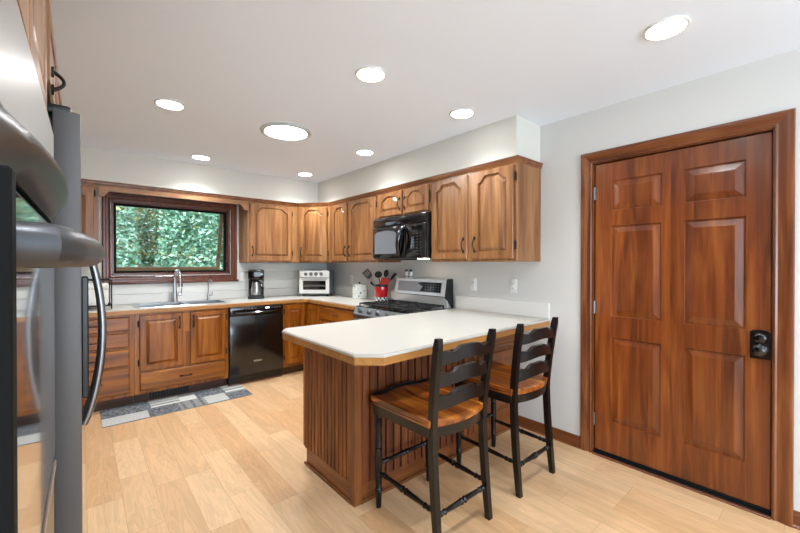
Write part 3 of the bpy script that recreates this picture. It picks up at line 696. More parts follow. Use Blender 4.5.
# ------------------------------------------------------------------ canister, utensil crock, shakers
c = root('canister', (2.60, 3.80, TZ), 'white lidded canister with small printed motifs on the counter left of the red crock', 'canister')
mb = MB(); mb.lathe([(.085, 0), (.090, .006), (.092, .08), (.090, .15), (.086, .158), (.078, .160)], (2.60, 3.80, TZ), 32); mb.build('jar', canister_m, c)
mb = MB(); mb.lathe([(.090, .160), (.094, .166), (.090, .174), (.05, .180), (0, .181)], (2.60, 3.80, TZ), 32); ld = mb.build('lid', white_en, c); MB().lathe([(.008, .180), (.008, .190), (.015, .196), (.015, .204), (0, .207)], (2.60, 3.80, TZ), 16).build('lid_knob', black_plastic, ld)
kx, ky = 2.615, 3.385; KS = 1.32
c = root('utensil_crock', (kx, ky, TZ), 'red ceramic crock with a checkered foot beside the range', 'crock')
mb = MB(); mb.lathe([(.066, .046), (.076, .08), (.079, .13), (.077, .186), (.070, .186), (.066, .08), (0, .06)], (kx, ky, TZ), 28); mb.build('bowl', red_cer, c)
mb = MB(); mb.lathe([(.079, .165), (.081, .170), (.081, .190), (.071, .190)], (kx, ky, TZ), 28, loop=True); mb.build('rim', black_plastic, c)
mb = MB(); n = 20
for r_ in range(2):
    for k in range(n):
        a0, a1 = 2 * math.pi * k / n, 2 * math.pi * (k + 1) / n; z0 = TZ + 0.023 * r_; mb.cur = (k + r_) % 2
        mb.add([(kx + .070 * math.cos(a0), ky + .070 * math.sin(a0), z0), (kx + .070 * math.cos(a1), ky + .070 * math.sin(a1), z0), (kx + .070 * math.cos(a1), ky + .070 * math.sin(a1), z0 + 0.023), (kx + .070 * math.cos(a0), ky + .070 * math.sin(a0), z0 + 0.023)], [(0, 1, 2, 3)])
mb.cur = 1; mb.lathe([(.0695, 0), (.0695, .0465)], (kx, ky, TZ), 20); mb.build('checkered_foot', [white_en, black_plastic], c, smooth=False)
def utensil(name, label, dx, dy, h, head, mat_h, mat_b, hw=.03, hl=.09):
    """stands in the crock: handle from the crock floor to the head"""
    hw *= 1.25; hl *= 1.25; dx *= 1.2; dy *= 1.2; h *= 1.08; b = Vector((kx - dx * .22, ky - dy * .22, TZ + .075)); t = Vector((kx + dx, ky + dy, TZ + h)); ax = (t - b).normalized()
    c = root(name, b, label, 'utensil', 'utensils in the red crock')
    MB().tube([b, b + (t - b) * .5, t], [.005, .006, .0055], 8).build('handle', mat_b, c)
    u = Vector((.65, -.76, 0)); u = (u - ax * u.dot(ax)).normalized(); nrm = ax.cross(u)
    if head == 'flat': pl = [(-hw * .5, 0), (hw * .5, 0), (hw, hl * .25), (hw, hl), (-hw, hl), (-hw, hl * .25)]
    elif head == 'round': pl = [(hw * math.sin(R(k)), hl * .5 - hl * .5 * math.cos(R(k))) for k in range(0, 360, 24)]
    else: pl = [(-hw * .4, 0), (hw * .4, 0), (hw, hl * .4), (hw, hl * .92), (hw * .7, hl), (-hw, hl * .85), (-hw, hl * .4)]
    th = .004 if head == 'flat' else .012
    P = lambda q, s: t + u * q[0] + ax * q[1] + nrm * s
    mb = MB()
    if head == 'flat':
        holes = [rect(-hw * .7 + k * hw * .5, -hw * .45 + k * hw * .5, hl * .35, hl * .85) for k in range(3)]
        for s in (-th, th): mb.plate(pl, holes, lambda q: P(q, s))
        for lp in [pl] + holes: mb.rings([[P(q, s) for q in lp] for s in (-th, th)], False, False)
    else: mb.prism(pl, lambda q: P(q, -th), lambda q: P(q, th))
    mb.build('head', mat_h, c, smooth=False)
utensil('slotted_turner', 'steel slotted turner leaning left out of the red crock', -.065, .085, .245, 'flat', steel_dark, steel, .034, .085)
utensil('spoon', 'black ladle with round head in the middle of the red crock', -.012, .02, .245, 'round', black_plastic, black_plastic, .034, .062)
utensil('spatula', 'red silicone spatula at the front of the red crock', .005, -.02, .145, 'paddle', red_sil, red_sil, .038, .10)
utensil('serving_spoon', 'black oval spoon standing upright at the back of the red crock', .028, -.025, .255, 'round', black_plastic, black_plastic, .022, .07)
utensil('knife_handle_spatula', 'dark spatula with red handle tip leaning right out of the red crock', .045, -.085, .225, 'paddle', black_plastic, red_sil, .014, .085)
utensil('whisk_handle', 'short black handle leaning left low over the crock rim', -.045, .06, .165, 'paddle', black_plastic, black_plastic, .010, .045)

# ------------------------------------------------------------------ range
c = root('gas_range', (2.42, 2.78, 0), 'stainless gas range with black grates between the counter and the peninsula', 'range')
RY0, RY1, RX = 2.392, 3.164, 2.098
MB().box(RX + .03, XR - .035, RY0, RY1, .03, .893, .003).build('body', steel_dark, c, smooth=False)
for y in (RY0 + .05, RY1 - .05):
    for x in (RX + .08, XR - .08): MB().lathe([(.02, 0), (.02, .031)], (x, y, 0), 10).build('foot', black_plastic, c)
mb = MB(); mb.prism([(RX + .03, .80), (RX - .012, .80), (RX - .012, .835), (RX + .022, .905), (RX + .06, .905), (RX + .06, .80)], lambda q: (q[0], RY0, q[1]), lambda q: (q[0], RY1, q[1])); fp = mb.build('front_panel', steel_mid, c, smooth=False)
nrm = Vector((-.07, 0, .034)).normalized()
for k in range(5):
    y = RY0 + .10 + k * (RY1 - RY0 - .2) / 4; mb = MB(); mb.lathe([(.024, 0), (.024, .006), (.020, .010), (.018, .030), (0, .031)], Vector((RX + .004, y, .870)), 20, nrm); mb.box(-.004, .004, -.016, .016, .03, .036, .002, 1, Matrix.Translation((RX + .004, y, .870)) @ nrm.to_track_quat('Z', 'Y').to_matrix().to_4x4()); mb.build('knob', steel_mid, c)
od = MB().box(RX - .012, RX + .03, RY0 + .004, RY1 - .004, .235, .79, .006, 2).build('oven_door', steel, c)
MB().box(RX - .014, RX - .0115, RY0 + .12, RY1 - .12, .36, .64).build('window', black_glass, od, smooth=False)
MB().tube([(RX - .012, RY0 + .06, .735), (RX - .05, RY0 + .06, .735), (RX - .05, RY1 - .06, .735), (RX - .012, RY1 - .06, .735)], .011, 10).build('handle', steel, od)
MB().box(RX - .010, RX + .03, RY0 + .004, RY1 - .004, .06, .225, .006, 2).build('drawer', steel, c)
MB().box(RX + .024, XR - .10, RY0 + .002, RY1 - .002, .893, .912, .005, 2).build('cooktop', black_gloss, c)
gx0, gx1 = RX + .05, XR - .13
for k in range(3):
    y0 = RY0 + .018 + k * .2475; y1 = y0 + .242; mb = MB(); z0, z1 = .930, .944; t = .010
    for x in (gx0, gx1 - t): mb.box(x, x + t, y0, y1, z0, z1, .002)
    for y in (y0, y1 - t): mb.box(gx0, gx1, y, y + t, z0, z1, .002)
    ym = (y0 + y1) / 2; mb.box(gx0, gx1, ym - .005, ym + .005, z0, z1 + .002, .002)
    for x in (gx0 + .12, (gx0 + gx1) / 2, gx1 - .13): mb.box(x - .005, x + .005, y0, y1, z0, z1 + .002, .002)
    for x in (gx0, gx1 - t):
        for y in (y0, y1 - t): mb.box(x, x + t, y, y + t, .9115, z0 + .002)
    mb.build('grate', iron, c, smooth=False)
for bx in (gx0 + .12, gx1 - .13):
    for by in (RY0 + .14, (RY0 + RY1) / 2, RY1 - .14): MB().lathe([(.045, 0), (.045, .006), (.032, .008), (.032, .014), (0, .015)], (bx, by, .9115), 20).build('burner', iron, c)
# back guard: lower plate, tilted console, black end caps, display
bg = MB(); bg.box(XR - .10, XR - .03, RY0 + .01, RY1 - .01, .90, 1.015, .003); bgp = bg.build('back_plate', range_steel, c, smooth=False)
cons = [(XR - .118, 1.022), (XR - .035, 1.022), (XR - .035, 1.188), (XR - .075, 1.188), (XR - .088, 1.182)]
mb = MB(); mb.prism(cons, lambda q: (q[0], RY0 + .022, q[1]), lambda q: (q[0], RY1 + .0, q[1])); cn = mb.build('console', range_steel, c, smooth=False)
MB().box(XR - .098, XR - .036, RY0 + .012, RY1 - .012, 1.012, 1.024).build('console_gap', black_plastic, c, smooth=False)
mb = MB(); mb.prism([(XR - .122, 1.018), (XR - .03, .90), (XR - .03, 1.192), (XR - .078, 1.192), (XR - .092, 1.186)], lambda q: (q[0], RY0 - .004, q[1]), lambda q: (q[0], RY0 + .0215, q[1])); mb.build('end_cap', black_plastic, c, smooth=False)
e0 = Vector((XR - .118, 0, 1.022)); e1 = Vector((XR - .088, 0, 1.182)); up = (e1 - e0).normalized(); nr = Vector((-up.z, 0, up.x))
def Fc(a, s, n): return e0 + up * s + nr * n + Vector((0, a, 0))
mb = MB(); q = rect(RY0 + .075, RY1 - .05, .028, .135); mb.prism(q, lambda p_: Fc(p_[0], p_[1], -.001), lambda p_: Fc(p_[0], p_[1], .002)); fpn = mb.build('console_panel', steel_soft, cn, smooth=False)
dq = [(RY0 + .085, .034), (RY0 + .38, .034), (RY0 + .34, .085), (RY0 + .42, .118), (RY0 + .36, .130), (RY0 + .085, .130)]
mb = MB(); mb.prism(dq, lambda p_: Fc(p_[0], p_[1], .0015), lambda p_: Fc(p_[0], p_[1], .0035)); mb.build('display', disp_m, cn, smooth=False)
mb = MB()
for r_ in range(3):
    for k in range(6): mb.prism(rect(RY0 + .11 + k * .036, RY0 + .122 + k * .036, .055 + r_ * .024, .061 + r_ * .024), lambda p_: Fc(p_[0], p_[1], .0034), lambda p_: Fc(p_[0], p_[1], .0042))
mb.build('touch_keys', grey_pl, cn, smooth=False)
for k, (y, lab) in enumerate(((3.035, 'white shaker with black cap on the range back, farther from the peninsula'), (2.962, 'white shaker with black cap on the range back, nearer the peninsula'))):
    s = root('shaker', (XR - .056, y, 1.188), lab, 'shaker', 'shakers on the range')
    MB().lathe([(.017, 0), (.018, .004), (.018, .022), (.0165, .026), (.018, .030), (.018, .06), (.016, .066)], (XR - .056, y, 1.188), 18).build('jar', white_en, s)
    MB().lathe([(.017, .066), (.017, .082), (.010, .090), (0, .091)], (XR - .056, y, 1.188), 18).build('cap', black_plastic, s)
    MB().lathe([(.0183, .012), (.0183, .020)], (XR - .056, y, 1.188), 18).build('band', black_plastic, s)

# ------------------------------------------------------------------ microwave under the short cabinet
c = root('microwave', (2.55, 2.765, 1.385), 'black over-the-range microwave with curved handle above the gas range', 'microwave')
MX, MY0, MY1, MZ0, MZ1 = 2.372, 2.386, 3.178, 1.388, 1.806
MB().box(MX, XR - .005, MY0, MY1, MZ0, MZ1, .004).build('body', black_plastic, c, smooth=False)
FM = FR(MX)
mb = MB(); mb.fbox(FM, MY0, MY1, 1.716, MZ1, 0, .026, .008, 2); vt = mb.build('vent_grille', black_gloss, c)
dm = MB(); dm.fbox(FM, 2.66, MY1, MZ0 + .004, 1.712, 0, .036, .01, 2); dmo = dm.build('door', black_gloss, c)
wz0, wz1 = 1.438, 1.668
wp = [(2.79, wz0), (3.135, wz0), (3.135, wz1 - .03)] + [(3.135 - .345 * t, wz1 - .03 + .032 * math.sin(math.pi * (.15 + .7 * t))) for t in [i / 10 for i in range(1, 10)]] + [(2.79, wz1 - .03)]
mb = MB(); mb.prism(wp, lambda q: FM(q[0], q[1], .034), lambda q: FM(q[0], q[1], .038)); mb.build('window', micro_glass, dmo, smooth=False)
cpn = MB(); cpn.fbox(FM, MY0, 2.655, MZ0 + .004, 1.712, 0, .030, .008, 2); cpo = cpn.build('control_panel', black_gloss, c)
mb = MB(); mb.fbox(FM, 2.43, 2.57, 1.655, 1.690, .029, .032); mb.build('display', disp_m, cpo, smooth=False)
mb = MB()
for r_ in range(8):
    for k in range(3): mb.fbox(FM, 2.437 + k * .048, 2.459 + k * .048, 1.425 + r_ * .027, 1.433 + r_ * .027, .0295, .0306)
mb.build('keypad', keys_m, cpo, smooth=False)
mb = MB(); pts = [FM(2.725 - .045 * t, 1.415 + .275 * t, .036 + .050 * math.sin(math.pi * t) ** .6) for t in [i / 12 for i in range(13)]]
mb.tube(pts, [.017 + .007 * math.sin(math.pi * i / 12) for i in range(13)], 12); mb.build('handle', black_gloss, dmo)
MB().box(2.45, 2.70, 2.88, 3.12, MZ0 - .010, MZ0 + .001, .002).build('grease_filter', black_plastic, c, smooth=False)
MB().box(2.47, 2.54, 2.53, 2.62, MZ0 - .004, MZ0 + .001, .001).build('cooktop_lamp', hood_m, c, smooth=False)

# ------------------------------------------------------------------ outlets and switch
def outlet(name, label, F, a, z, switch=False, white=white_pl):
    c = root(name, F(a, z, 0), label, 'outlet' if not switch else 'switch', 'wall plates')
    MB().fbox(F, a - .036, a + .036, z - .058, z + .058, 0, .006, .003, 2).build('plate', white, c)
    if switch: MB().fbox(F, a - .016, a + .016, z - .032, z + .032, .005, .010, .003).build('rocker', white, c)
    else:
        for s in (-.02, .02):
            r_ = MB().fbox(F, a - .016, a + .016, z + s - .015, z + s + .015, .005, .0085, .004, 2).build('receptacle', white, c)
            mb = MB(); mb.fbox(F, a - .008, a - .005, z + s - .004, z + s + .007, .008, .0089); mb.fbox(F, a + .005, a + .008, z + s - .004, z + s + .007, .008, .0089); mb.fbox(F, a - .002, a + .002, z + s - .012, z + s - .008, .008, .0089); mb.build('slots', dark_slot, r_, smooth=False)
FW = FR(XR)
outlet('wall_outlet', 'white wall outlet above the peninsula backsplash, nearer the door', FW, 1.748, 1.150)
outlet('wall_outlet', 'white wall outlet above the peninsula backsplash, nearer the range', FW, 2.165, 1.146)
outlet('wall_outlet', 'white wall outlet behind the printed canister in the corner', FW, 4.20, 1.125)
outlet('light_switch', 'white rocker switch plate between the window and the coffee maker', FB(YB - .0101), 1.553, 1.172, True)

# ------------------------------------------------------------------ wire rack and white bin beside the refrigerator
c = root('wire_rack', (.06, 4.57, TZ), 'black wire counter rack around a white bin left of the sink', 'rack')
mb = MB(); x0, x1, y0, y1, z1 = -.10, .215, 4.42, 4.72, 1.185; r_ = .005
for x in (x0, x1):
    for y in (y0, y1): mb.tube([(x, y, TZ), (x, y, z1)], r_, 8)
for z in (z1, TZ + .035):
    for a, b in (((x0, y0), (x1, y0)), ((x1, y0), (x1, y1)), ((x1, y1), (x0, y1)), ((x0, y1), (x0, y0))): mb.tube([(a[0], a[1], z), (b[0], b[1], z)], r_, 8)
for k in range(1, 6): mb.tube([(x0, y0 + k * .05, TZ + .035), (x1, y0 + k * .05, TZ + .035)], .003, 6)
mb.build('frame', black_iron, c)
c = root('storage_bin', (.05, 4.57, TZ + .039), 'white lidded bin sitting inside the black wire rack', 'bin')
MB().box(-.085, .19, 4.44, 4.70, TZ + .0395, 1.10, .01, 2).build('tub', white_pl, c)
MB().box(-.09, .195, 4.435, 4.705, 1.10, 1.155, .01, 2).build('lid', white_en, c)

# ------------------------------------------------------------------ rug
mb = MB(); X0, X1, Y0, Y1 = .125, 1.325, 3.862, 4.325; YM = (Y0 + Y1) / 2 ; zt = .008
mb.cur = 1; mb.box(X0, X1, Y0, Y1, .0005, zt - .001, .002)
def patch(x0, x1, y0, y1, stripes=None, mat=0):
    if stripes is None:
        mb.cur = mat; mb.add([(x0, y0, zt), (x1, y0, zt), (x1, y1, zt), (x0, y1, zt)], [(0, 1, 2, 3)]); return
    ax, seq = stripes; n = len(seq)
    for k, m_ in enumerate(seq):
        mb.cur = m_
        if ax == 'x': a, b = y0 + (y1 - y0) * k / n, y0 + (y1 - y0) * (k + 1) / n; q = (x0, x1, a, b)
        else: a, b = x0 + (x1 - x0) * k / n, x0 + (x1 - x0) * (k + 1) / n; q = (a, b, y0, y1)
        mb.add([(q[0], q[2], zt), (q[1], q[2], zt), (q[1], q[3], zt), (q[0], q[3], zt)], [(0, 1, 2, 3)])
W = X1 - X0; u = lambda t: X0 + W * t
patch(u(0), u(.30), YM, Y1, None, 0); patch(u(.30), u(.50), YM, Y1, ('x', [3, 1, 2, 1, 2, 1])); patch(u(.50), u(.62), YM, Y1 - .09, None, 3); patch(u(.50), u(.62), Y1 - .09, Y1, ('x', [1, 0, 1])); patch(u(.62), u(.84), YM, Y1, None, 0); patch(u(.84), u(1), YM, Y1, ('x', [3, 1, 2, 1, 2]))
patch(u(0), u(.27), Y0, YM, ('x', [2, 2, 2, 2, 2, 0])); patch(u(.27), u(.47), Y0, YM, None, 0); patch(u(.47), u(.66), Y0, YM, ('y', [1, 0, 1, 1, 0, 1, 1, 0, 1])); patch(u(.66), u(.82), Y0, YM, None, 2); patch(u(.82), u(1), Y0, YM, ('x', [0, 0, 0, 0, 1]))
tag(mb.build('kitchen_rug', [rug_d, rug_m, rug_l, rug_w], smooth=False), 'grey patchwork runner rug on the floor before the sink cabinet', 'rug')

# ------------------------------------------------------------------ counter stools
def make_stool():
    st = root('bar_stool', (0, 0, 0), None, 'stool', 'bar stools'); SZ_ = .612
    HX, FYl, RYl = .193, .205, -.203
    # turned front legs
    for sx in (-1, 1):
        x = sx * HX; mb = MB(); mb.box(x - .020, x + .020, FYl - .020, FYl + .020, .505, .572, .003)
        pr = [(.013, 0), (.015, .004), (.0165, .045), (.019, .085), (.021, .092), (.0165, .098), (.021, .104), (.0165, .112), (.0195, .15), (.0205, .21), (.0205, .30), (.0205, .318), (.0165, .323), (.0165, .328), (.0215, .334), (.0215, .345), (.0195, .36), (.0175, .43), (.0205, .452), (.0165, .458), (.0215, .466), (.0165, .474), (.0215, .482), (.0165, .490), (.0205, .498), (.0205, .507)]
        mb.lathe(pr, (x, FYl, 0), 16); mb.build('front_leg', black_paint, st)
    # rear posts: square, bent back above and below the seat
    def post_y(z):
        if z < .55: return RYl - .040 * (1 - z / .55) ** 1.5
        t = (z - .55) / .44; return RYl - .052 * t ** 1.4
    def splay(z): return .016 * max(0, (z - .55) / .44) + .004 * max(0, 1 - z / .55) - .006
    for sx in (-1, 1):
        x = sx * HX; rs = []
        for i in range(25):
            z = .995 * i / 24; y = post_y(z); hx = .0165 if z > .25 else .0145 + .002 * z / .25; hy = .017 if z > .2 else .014 + .003 * z / .2
            if z > .975: hx -= .003; hy -= .004
            xs_ = x + sx * splay(z); rs.append([(xs_ - hx, y - hy, z), (xs_ + hx, y - hy, z), (xs_ + hx, y + hy, z), (xs_ - hx, y + hy, z)])
        MB().rings(rs).build('back_post', black_paint, st, smooth=False)
    # wooden seat, dished, and the black apron under it
    def outline(e=0.0):
        pts = []
        for i in range(13):
            t = i / 12; x = -.228 + .456 * t; pts.append((x * (1 + e), .228 + .012 * math.sin(math.pi * t) + e * .2))
        for i in range(13):
            t = i / 12; x = .215 - .43 * t; pts.append((x * (1 + e), -.205 - .045 * math.sin(math.pi * t) ** .9 - e * .2))
        return pts
    o0 = outline(); cx, cy = 0, -.0
    mb = MB(); rs = []
    def zz(x, y):
        lift = .012 * (x / .228) ** 2; fr = max(0, (y - .12) / .12)
        return SZ_ + lift - .012 * (1 - fr * .9) + fr * .010 * math.cos(2 * math.pi * x / .34) * .8
    for k in (1.0, .97, .8, .6, .4, .2):
        ring = [(p_[0] * k, p_[1] * k, zz(p_[0] * k, p_[1] * k) - (.004 if k == 1.0 else 0)) for p_ in o0]; rs.append(ring)
    bot = [(p_[0] * .985, p_[1] * .985, SZ_ - .040) for p_ in o0]
    mb.rings([bot] + rs); mb.build('seat', seat_w, st, ang=50)
    mb = MB(); fpz = [(-.226 + .452 * i / 24, SZ_ + .004 + .016 * math.sin(math.pi * i / 24) ** .5 - .010 * math.exp(-((i - 5) / 2.0) ** 2) - .010 * math.exp(-((i - 19) / 2.0) ** 2)) for i in range(25)]
    mb.rings([[(x, .2275 + .012 * math.sin(math.pi * (x + .228) / .456) + dy, z) for dy, z in ((0, SZ_ - .038), (.012, SZ_ - .038), (.012, zt_), (0, zt_))] for x, zt_ in fpz]); mb.build('front_lip', black_paint, st, ang=50)
    mb = MB(); ap = [[(p_[0] * s, p_[1] * s, z) for p_ in o0] for s, z in ((.90, .520), (.955, .520), (.992, SZ_ - .024), (.90, SZ_ - .024))]
    mb.rings(ap + [ap[0]], False, False); mb.build('apron', black_paint, st, ang=50)
    # ladder back: three shaped slats
    for zc, hh in ((.905, .070), (.800, .074), (.690, .078)):
        mb = MB(); pts = []; N = 18; sw = HX - .010 + splay(zc); xs = [-sw + 2 * sw * i / N for i in range(N + 1)]
        def sm(t, a, b): u_ = min(1, max(0, (t - a) / (b - a))); return u_ * u_ * (3 - 2 * u_)
        def plat(t): return sm(t, .22, .36) * (1 - sm(t, .64, .78))
        def top(t): return hh * .5 - .010 + .020 * plat(t) - .008 * math.exp(-((t - .2) / .05) ** 2) - .008 * math.exp(-((t - .8) / .05) ** 2)
        def botm(t): return -hh * .5 + .016 * math.sin(math.pi * t) ** 2
        rs = []
        for i, x in enumerate(xs):
            t = i / N; yb = post_y(zc) - .028 * math.sin(math.pi * t)
            rs.append([(x, yb - .011, zc + botm(t)), (x, yb + .011, zc + botm(t)), (x, yb + .011, zc + top(t)), (x, yb - .011, zc + top(t))])
        mb.rings(rs); mb.build('back_slat', black_paint, st, ang=50)
    # turned stretchers
    def stretcher(p_, q_):
        p_, q_ = Vector(p_), Vector(q_); L_ = (q_ - p_).length; ax = q_ - p_
        f = [(0, .008), (.06, .009), (.10, .014), (.12, .010), (.16, .0145), (.18, .010), (.30, .0125), (.44, .0135), (.47, .0175), (.49, .012), (.51, .012), (.53, .0175), (.56, .0135), (.70, .0125), (.82, .010), (.84, .0145), (.88, .010), (.90, .014), (.94, .009), (1, .008)]
        MB().lathe([(r_, t * L_) for t, r_ in f], p_, 12, ax).build('stretcher', black_paint, st)
    yr = post_y(.19)
    for sx in (-1, 1): stretcher((sx * HX, FYl, .195), (sx * HX, yr, .185))
    stretcher((-HX, post_y(.165), .165), (HX, post_y(.165), .165)); stretcher((-HX, FYl, .24), (HX, FYl, .24))
    return st
s1 = make_stool(); s2 = copy_tree(s1)
s1.location = (1.428, 1.418, 0); s1['label'] = 'black ladder-back bar stool with wood seat in front, farther from the door'
s2.location = (2.094, 1.414, 0); s2['label'] = 'black ladder-back bar stool with wood seat behind, nearer the wall and door'

# ------------------------------------------------------------------ refrigerator on the left
c = root('refrigerator', (-.36, 1.865, 0), 'stainless french door refrigerator seen edge-on at the left', 'refrigerator')
GY0, GY1 = 1.412, 2.318
fridge_m = plain('fridge_grey_steel', '626060', rough=.5, metal=.3)
MB().box(-.70, -.066, GY0 + .004, GY1 - .004, .025, 1.755, .004).build('body', steel_dark, c, smooth=False)
for y in (GY0 + .06, GY1 - .06): MB().lathe([(.02, 0), (.02, .026)], (-.12, y, 0), 10).build('foot', black_plastic, c); MB().lathe([(.02, 0), (.02, .026)], (-.62, y, 0), 10).build('foot', black_plastic, c)
ym = (GY0 + GY1) / 2
for a, b, hy in ((GY0, ym - .003, ym - .045), (ym + .003, GY1, ym + .045)):
    d = MB().box(-.060, .0, a, b, .555, 1.765, .004, 2).build('door', fridge_m, c)
    mb = MB(); pts = [(.004 + .057 * math.sin(math.pi * i / 24) ** .75, hy, .735 + .69 * i / 24) for i in range(25)]
    mb.tube(pts, .0125, 12); mb.build('handle', steel_mid, d)
    MB().box(-.0005, .020, hy - .013, hy + .013, .835, 1.285, .004).build('handle_grip', black_plastic, d)
    MB().box(-.10, -.02, (a + .01) if a == GY0 else b - .07, (a + .07) if a == GY0 else b - .01, 1.756, 1.783, .008, 2).build('hinge_cover', black_plastic, c)
MB().box(-.060, .0, GY0, GY1, .070, .545, .004, 2).build('freezer_drawer', fridge_m, c)
MB().box(-.08, -.066, GY0 + .02, GY1 - .02, .03, .068).build('kick_plate', black_plastic, c, smooth=False)
# cabinet above it
c = root('over_fridge_cabinet', (-.38, 1.86, 1.83), 'oak cabinet above the refrigerator at the upper left', 'cabinet', 'tall side cabinets')
MB().box(-.70, -.085, 1.40, 2.33, 1.83, 2.095, .002).build('body', oak_z, c, smooth=False)
FF = FL(-.085)
for a, b, h in ((1.42, 1.855, 1.50), (1.875, 2.31, 1.95)):
    mb = MB(); slab(mb, FF, a, b, 1.842, 2.075, .020, [rect(a + .05, b - .05, 1.89, 2.03)], edge=.006); d = mb.build('door', oak_z, c, smooth=False); pull(FF, h, 1.872, .02, d, ln=.052)
mb = crown_sweep([(-.085, 2.33), (-.085, 1.40)], [(-.01, 2.078), (.02, 2.078), (.03, 2.09), (.052, 2.115), (.055, 2.125), (-.01, 2.125)]); mb.build('crown', crown_y, c, smooth=False)
# ------------------------------------------------------------------ wall oven in its tall cabinet, right beside the camera
MXO = -.047; OY0, OY1 = .44, 1.165
c = root('oven_cabinet', (-.40, .80, 0), 'tall oak cabinet that houses the wall oven at the left edge', 'cabinet', 'tall side cabinets')
CFX = MXO - .032
mb = MB(); mb.box(-.70, CFX, .40, 1.215, .10, .38); mb.box(-.70, CFX, .40, 1.215, 1.645, 2.095); mb.box(-.70, CFX, .40, .425, .38, 1.645); mb.box(-.70, CFX, 1.18, 1.215, .38, 1.645); mb.build('body', oak_z, c, smooth=False)
FO = FL(CFX)
for a, b, h in ((.42, .80, .77), (.815, 1.195, .85)):
    mb = MB(); slab(mb, FO, a, b, 1.66, 2.075, .020, [rect(a + .05, b - .05, 1.71, 2.025)], edge=.006); d = mb.build('door', oak_z, c, smooth=False)
mb = MB(); slab(mb, FO, .42, 1.195, .13, .36, .018, [rect(.47, 1.145, .18, .31)], edge=.006); mb.build('drawer', oak_y, c, smooth=False)
mb = crown_sweep([(CFX, 1.215), (CFX, .40)], [(-.01, 2.078), (.008, 2.078), (.014, 2.09), (.024, 2.115), (.026, 2.125), (-.01, 2.125)]); mb.build('crown', crown_y, c, smooth=False)
MB().box(-.70, CFX - .06, .40, 1.215, 0, .10).build('toe_kick', toe_x, c, smooth=False)
c = root('wall_oven', (MXO, 1.165, .40), 'stainless and black glass wall oven at the left edge, close to the viewer', 'oven')
MB().box(-.62, MXO - .028, OY0, OY1, .40, 1.632).build('housing', steel_dark, c, smooth=False)
MB().box(MXO - .028, MXO, OY0, OY1, 1.476, 1.630, .003).build('control_panel', steel, c)
pts = [(MXO - .026, OY0 + .001), (MXO - .026, OY1 - .001)] + [(MXO - .002 + .036 * math.sin(math.pi * i / 24) ** .7, OY1 - .002 - (OY1 - OY0 - .004) * i / 24) for i in range(25)]
P1 = [(MXO - .026, OY0 + .001), (MXO - .026, OY1 - .001)] + [(MXO - .003 + .004 * math.sin(math.pi * i / 24) ** .7, OY1 - .002 - (OY1 - OY0 - .004) * i / 24) for i in range(25)]
MB().rings([[(q[0], q[1], 1.424) for q in P1], [(q[0], q[1], 1.452) for q in pts], [(q[0], q[1], 1.464) for q in pts], [(q[0], q[1], 1.475) for q in P1]]).build('bow_lip', steel_dark, c, ang=50)
dr = MB().box(MXO - .028, MXO - .001, OY0 + .002, OY1 - .002, .890, 1.416, .003).build('door', steel_dark, c)
MB().box(MXO - .006, MXO, OY0 + .030, OY1 - .004, .898, 1.410, .001).build('glass', black_glass, dr, smooth=False)
MB().box(MXO - .006, MXO + .014, OY0 - .012, OY0 + .012, .898, 1.410, .002).build('door_stile', black_rubber, dr, smooth=False)
pts = [(MXO - .002, OY0 + .035, 1.349), (MXO + .030, OY0 + .045, 1.349)] + [(MXO + .036 + .024 * math.sin(math.pi * t), OY0 + .06 + .60 * t, 1.349) for t in [i / 14 for i in range(15)]] + [(MXO + .030, OY1 - .045, 1.349), (MXO - .002, OY1 - .035, 1.349)]
MB().tube(pts, .0215, 18).build('handle', plain('oven_handle_grey', '4a4b4e', rough=.38, metal=.6), dr)
MB().box(MXO - .028, MXO + .002, OY0, OY1, .868, .884, .003).build('vent_trim', steel, c)
MB().box(MXO - .028, MXO - .002, OY0 + .002, OY1 - .002, .405, .862, .003).build('lower_door', steel_mid, c)
c.rotation_euler = (0, 0, R(-.7))

# ------------------------------------------------------------------ ceiling lamps and daylight tube
def can(x, y, label):
    c = root('recessed_light', (x, y, ZC), label, 'light', 'recessed ceiling lights')
    MB().lathe([(.076, -.001), (.090, -.001), (.092, -.004), (.088, -.009), (.079, -.010), (.076, -.007)], (x, y, ZC), 32, loop=True).build('trim_ring', white_en, c)
    MB().lathe([(.0755, -.007), (.0755, -.0005)], (x, y, ZC), 32).build('lens', lamp_m, c)
    sp = bpy.data.lights.new('can_spot', 'SPOT'); sp.energy = CAN_W * (1.7 if y > 4 else .8 if y < 2 else 1.0); sp.spot_size = R(132); sp.spot_blend = 1.0; sp.shadow_soft_size = .06; sp.color = (.88, .95, 1)
    so2 = bpy.data.objects.new('can_spot', sp); COL.objects.link(so2); so2.parent = c; so2.location = (0, 0, -.03)
for x, y, l in ((.461, 2.94, 'recessed ceiling light nearest the refrigerator, left of the daylight tube'), (1.262, 1.73, 'recessed ceiling light over the floor left of the peninsula'),
                (2.084, 1.749, 'recessed ceiling light above the peninsula seating'), (2.05, .511, 'recessed ceiling light nearest the entry door, largest in view'),
                (.925, 4.183, 'recessed ceiling light above the sink near the window'), (2.091, 2.965, 'recessed ceiling light before the microwave and range'),
                (2.05, 4.15, 'recessed ceiling light in the far corner before the soffit'),
                (1.26, .511, 'added unseen recessed ceiling light between the wall oven and the entry door'), (.42, .511, 'added unseen recessed ceiling light closest to the wall oven'),  # last four cans added out of view to brighten floor and ceiling
                (1.26, -.75, 'added unseen recessed ceiling light in the near room, middle of its row'), (2.05, -.75, 'added unseen recessed ceiling light in the near room, beside the right wall')): can(x, y, l)
c = root('daylight_tube', (1.275, 2.92, ZC), 'large round daylight tube in the ceiling with a pale metal ring', 'skylight')
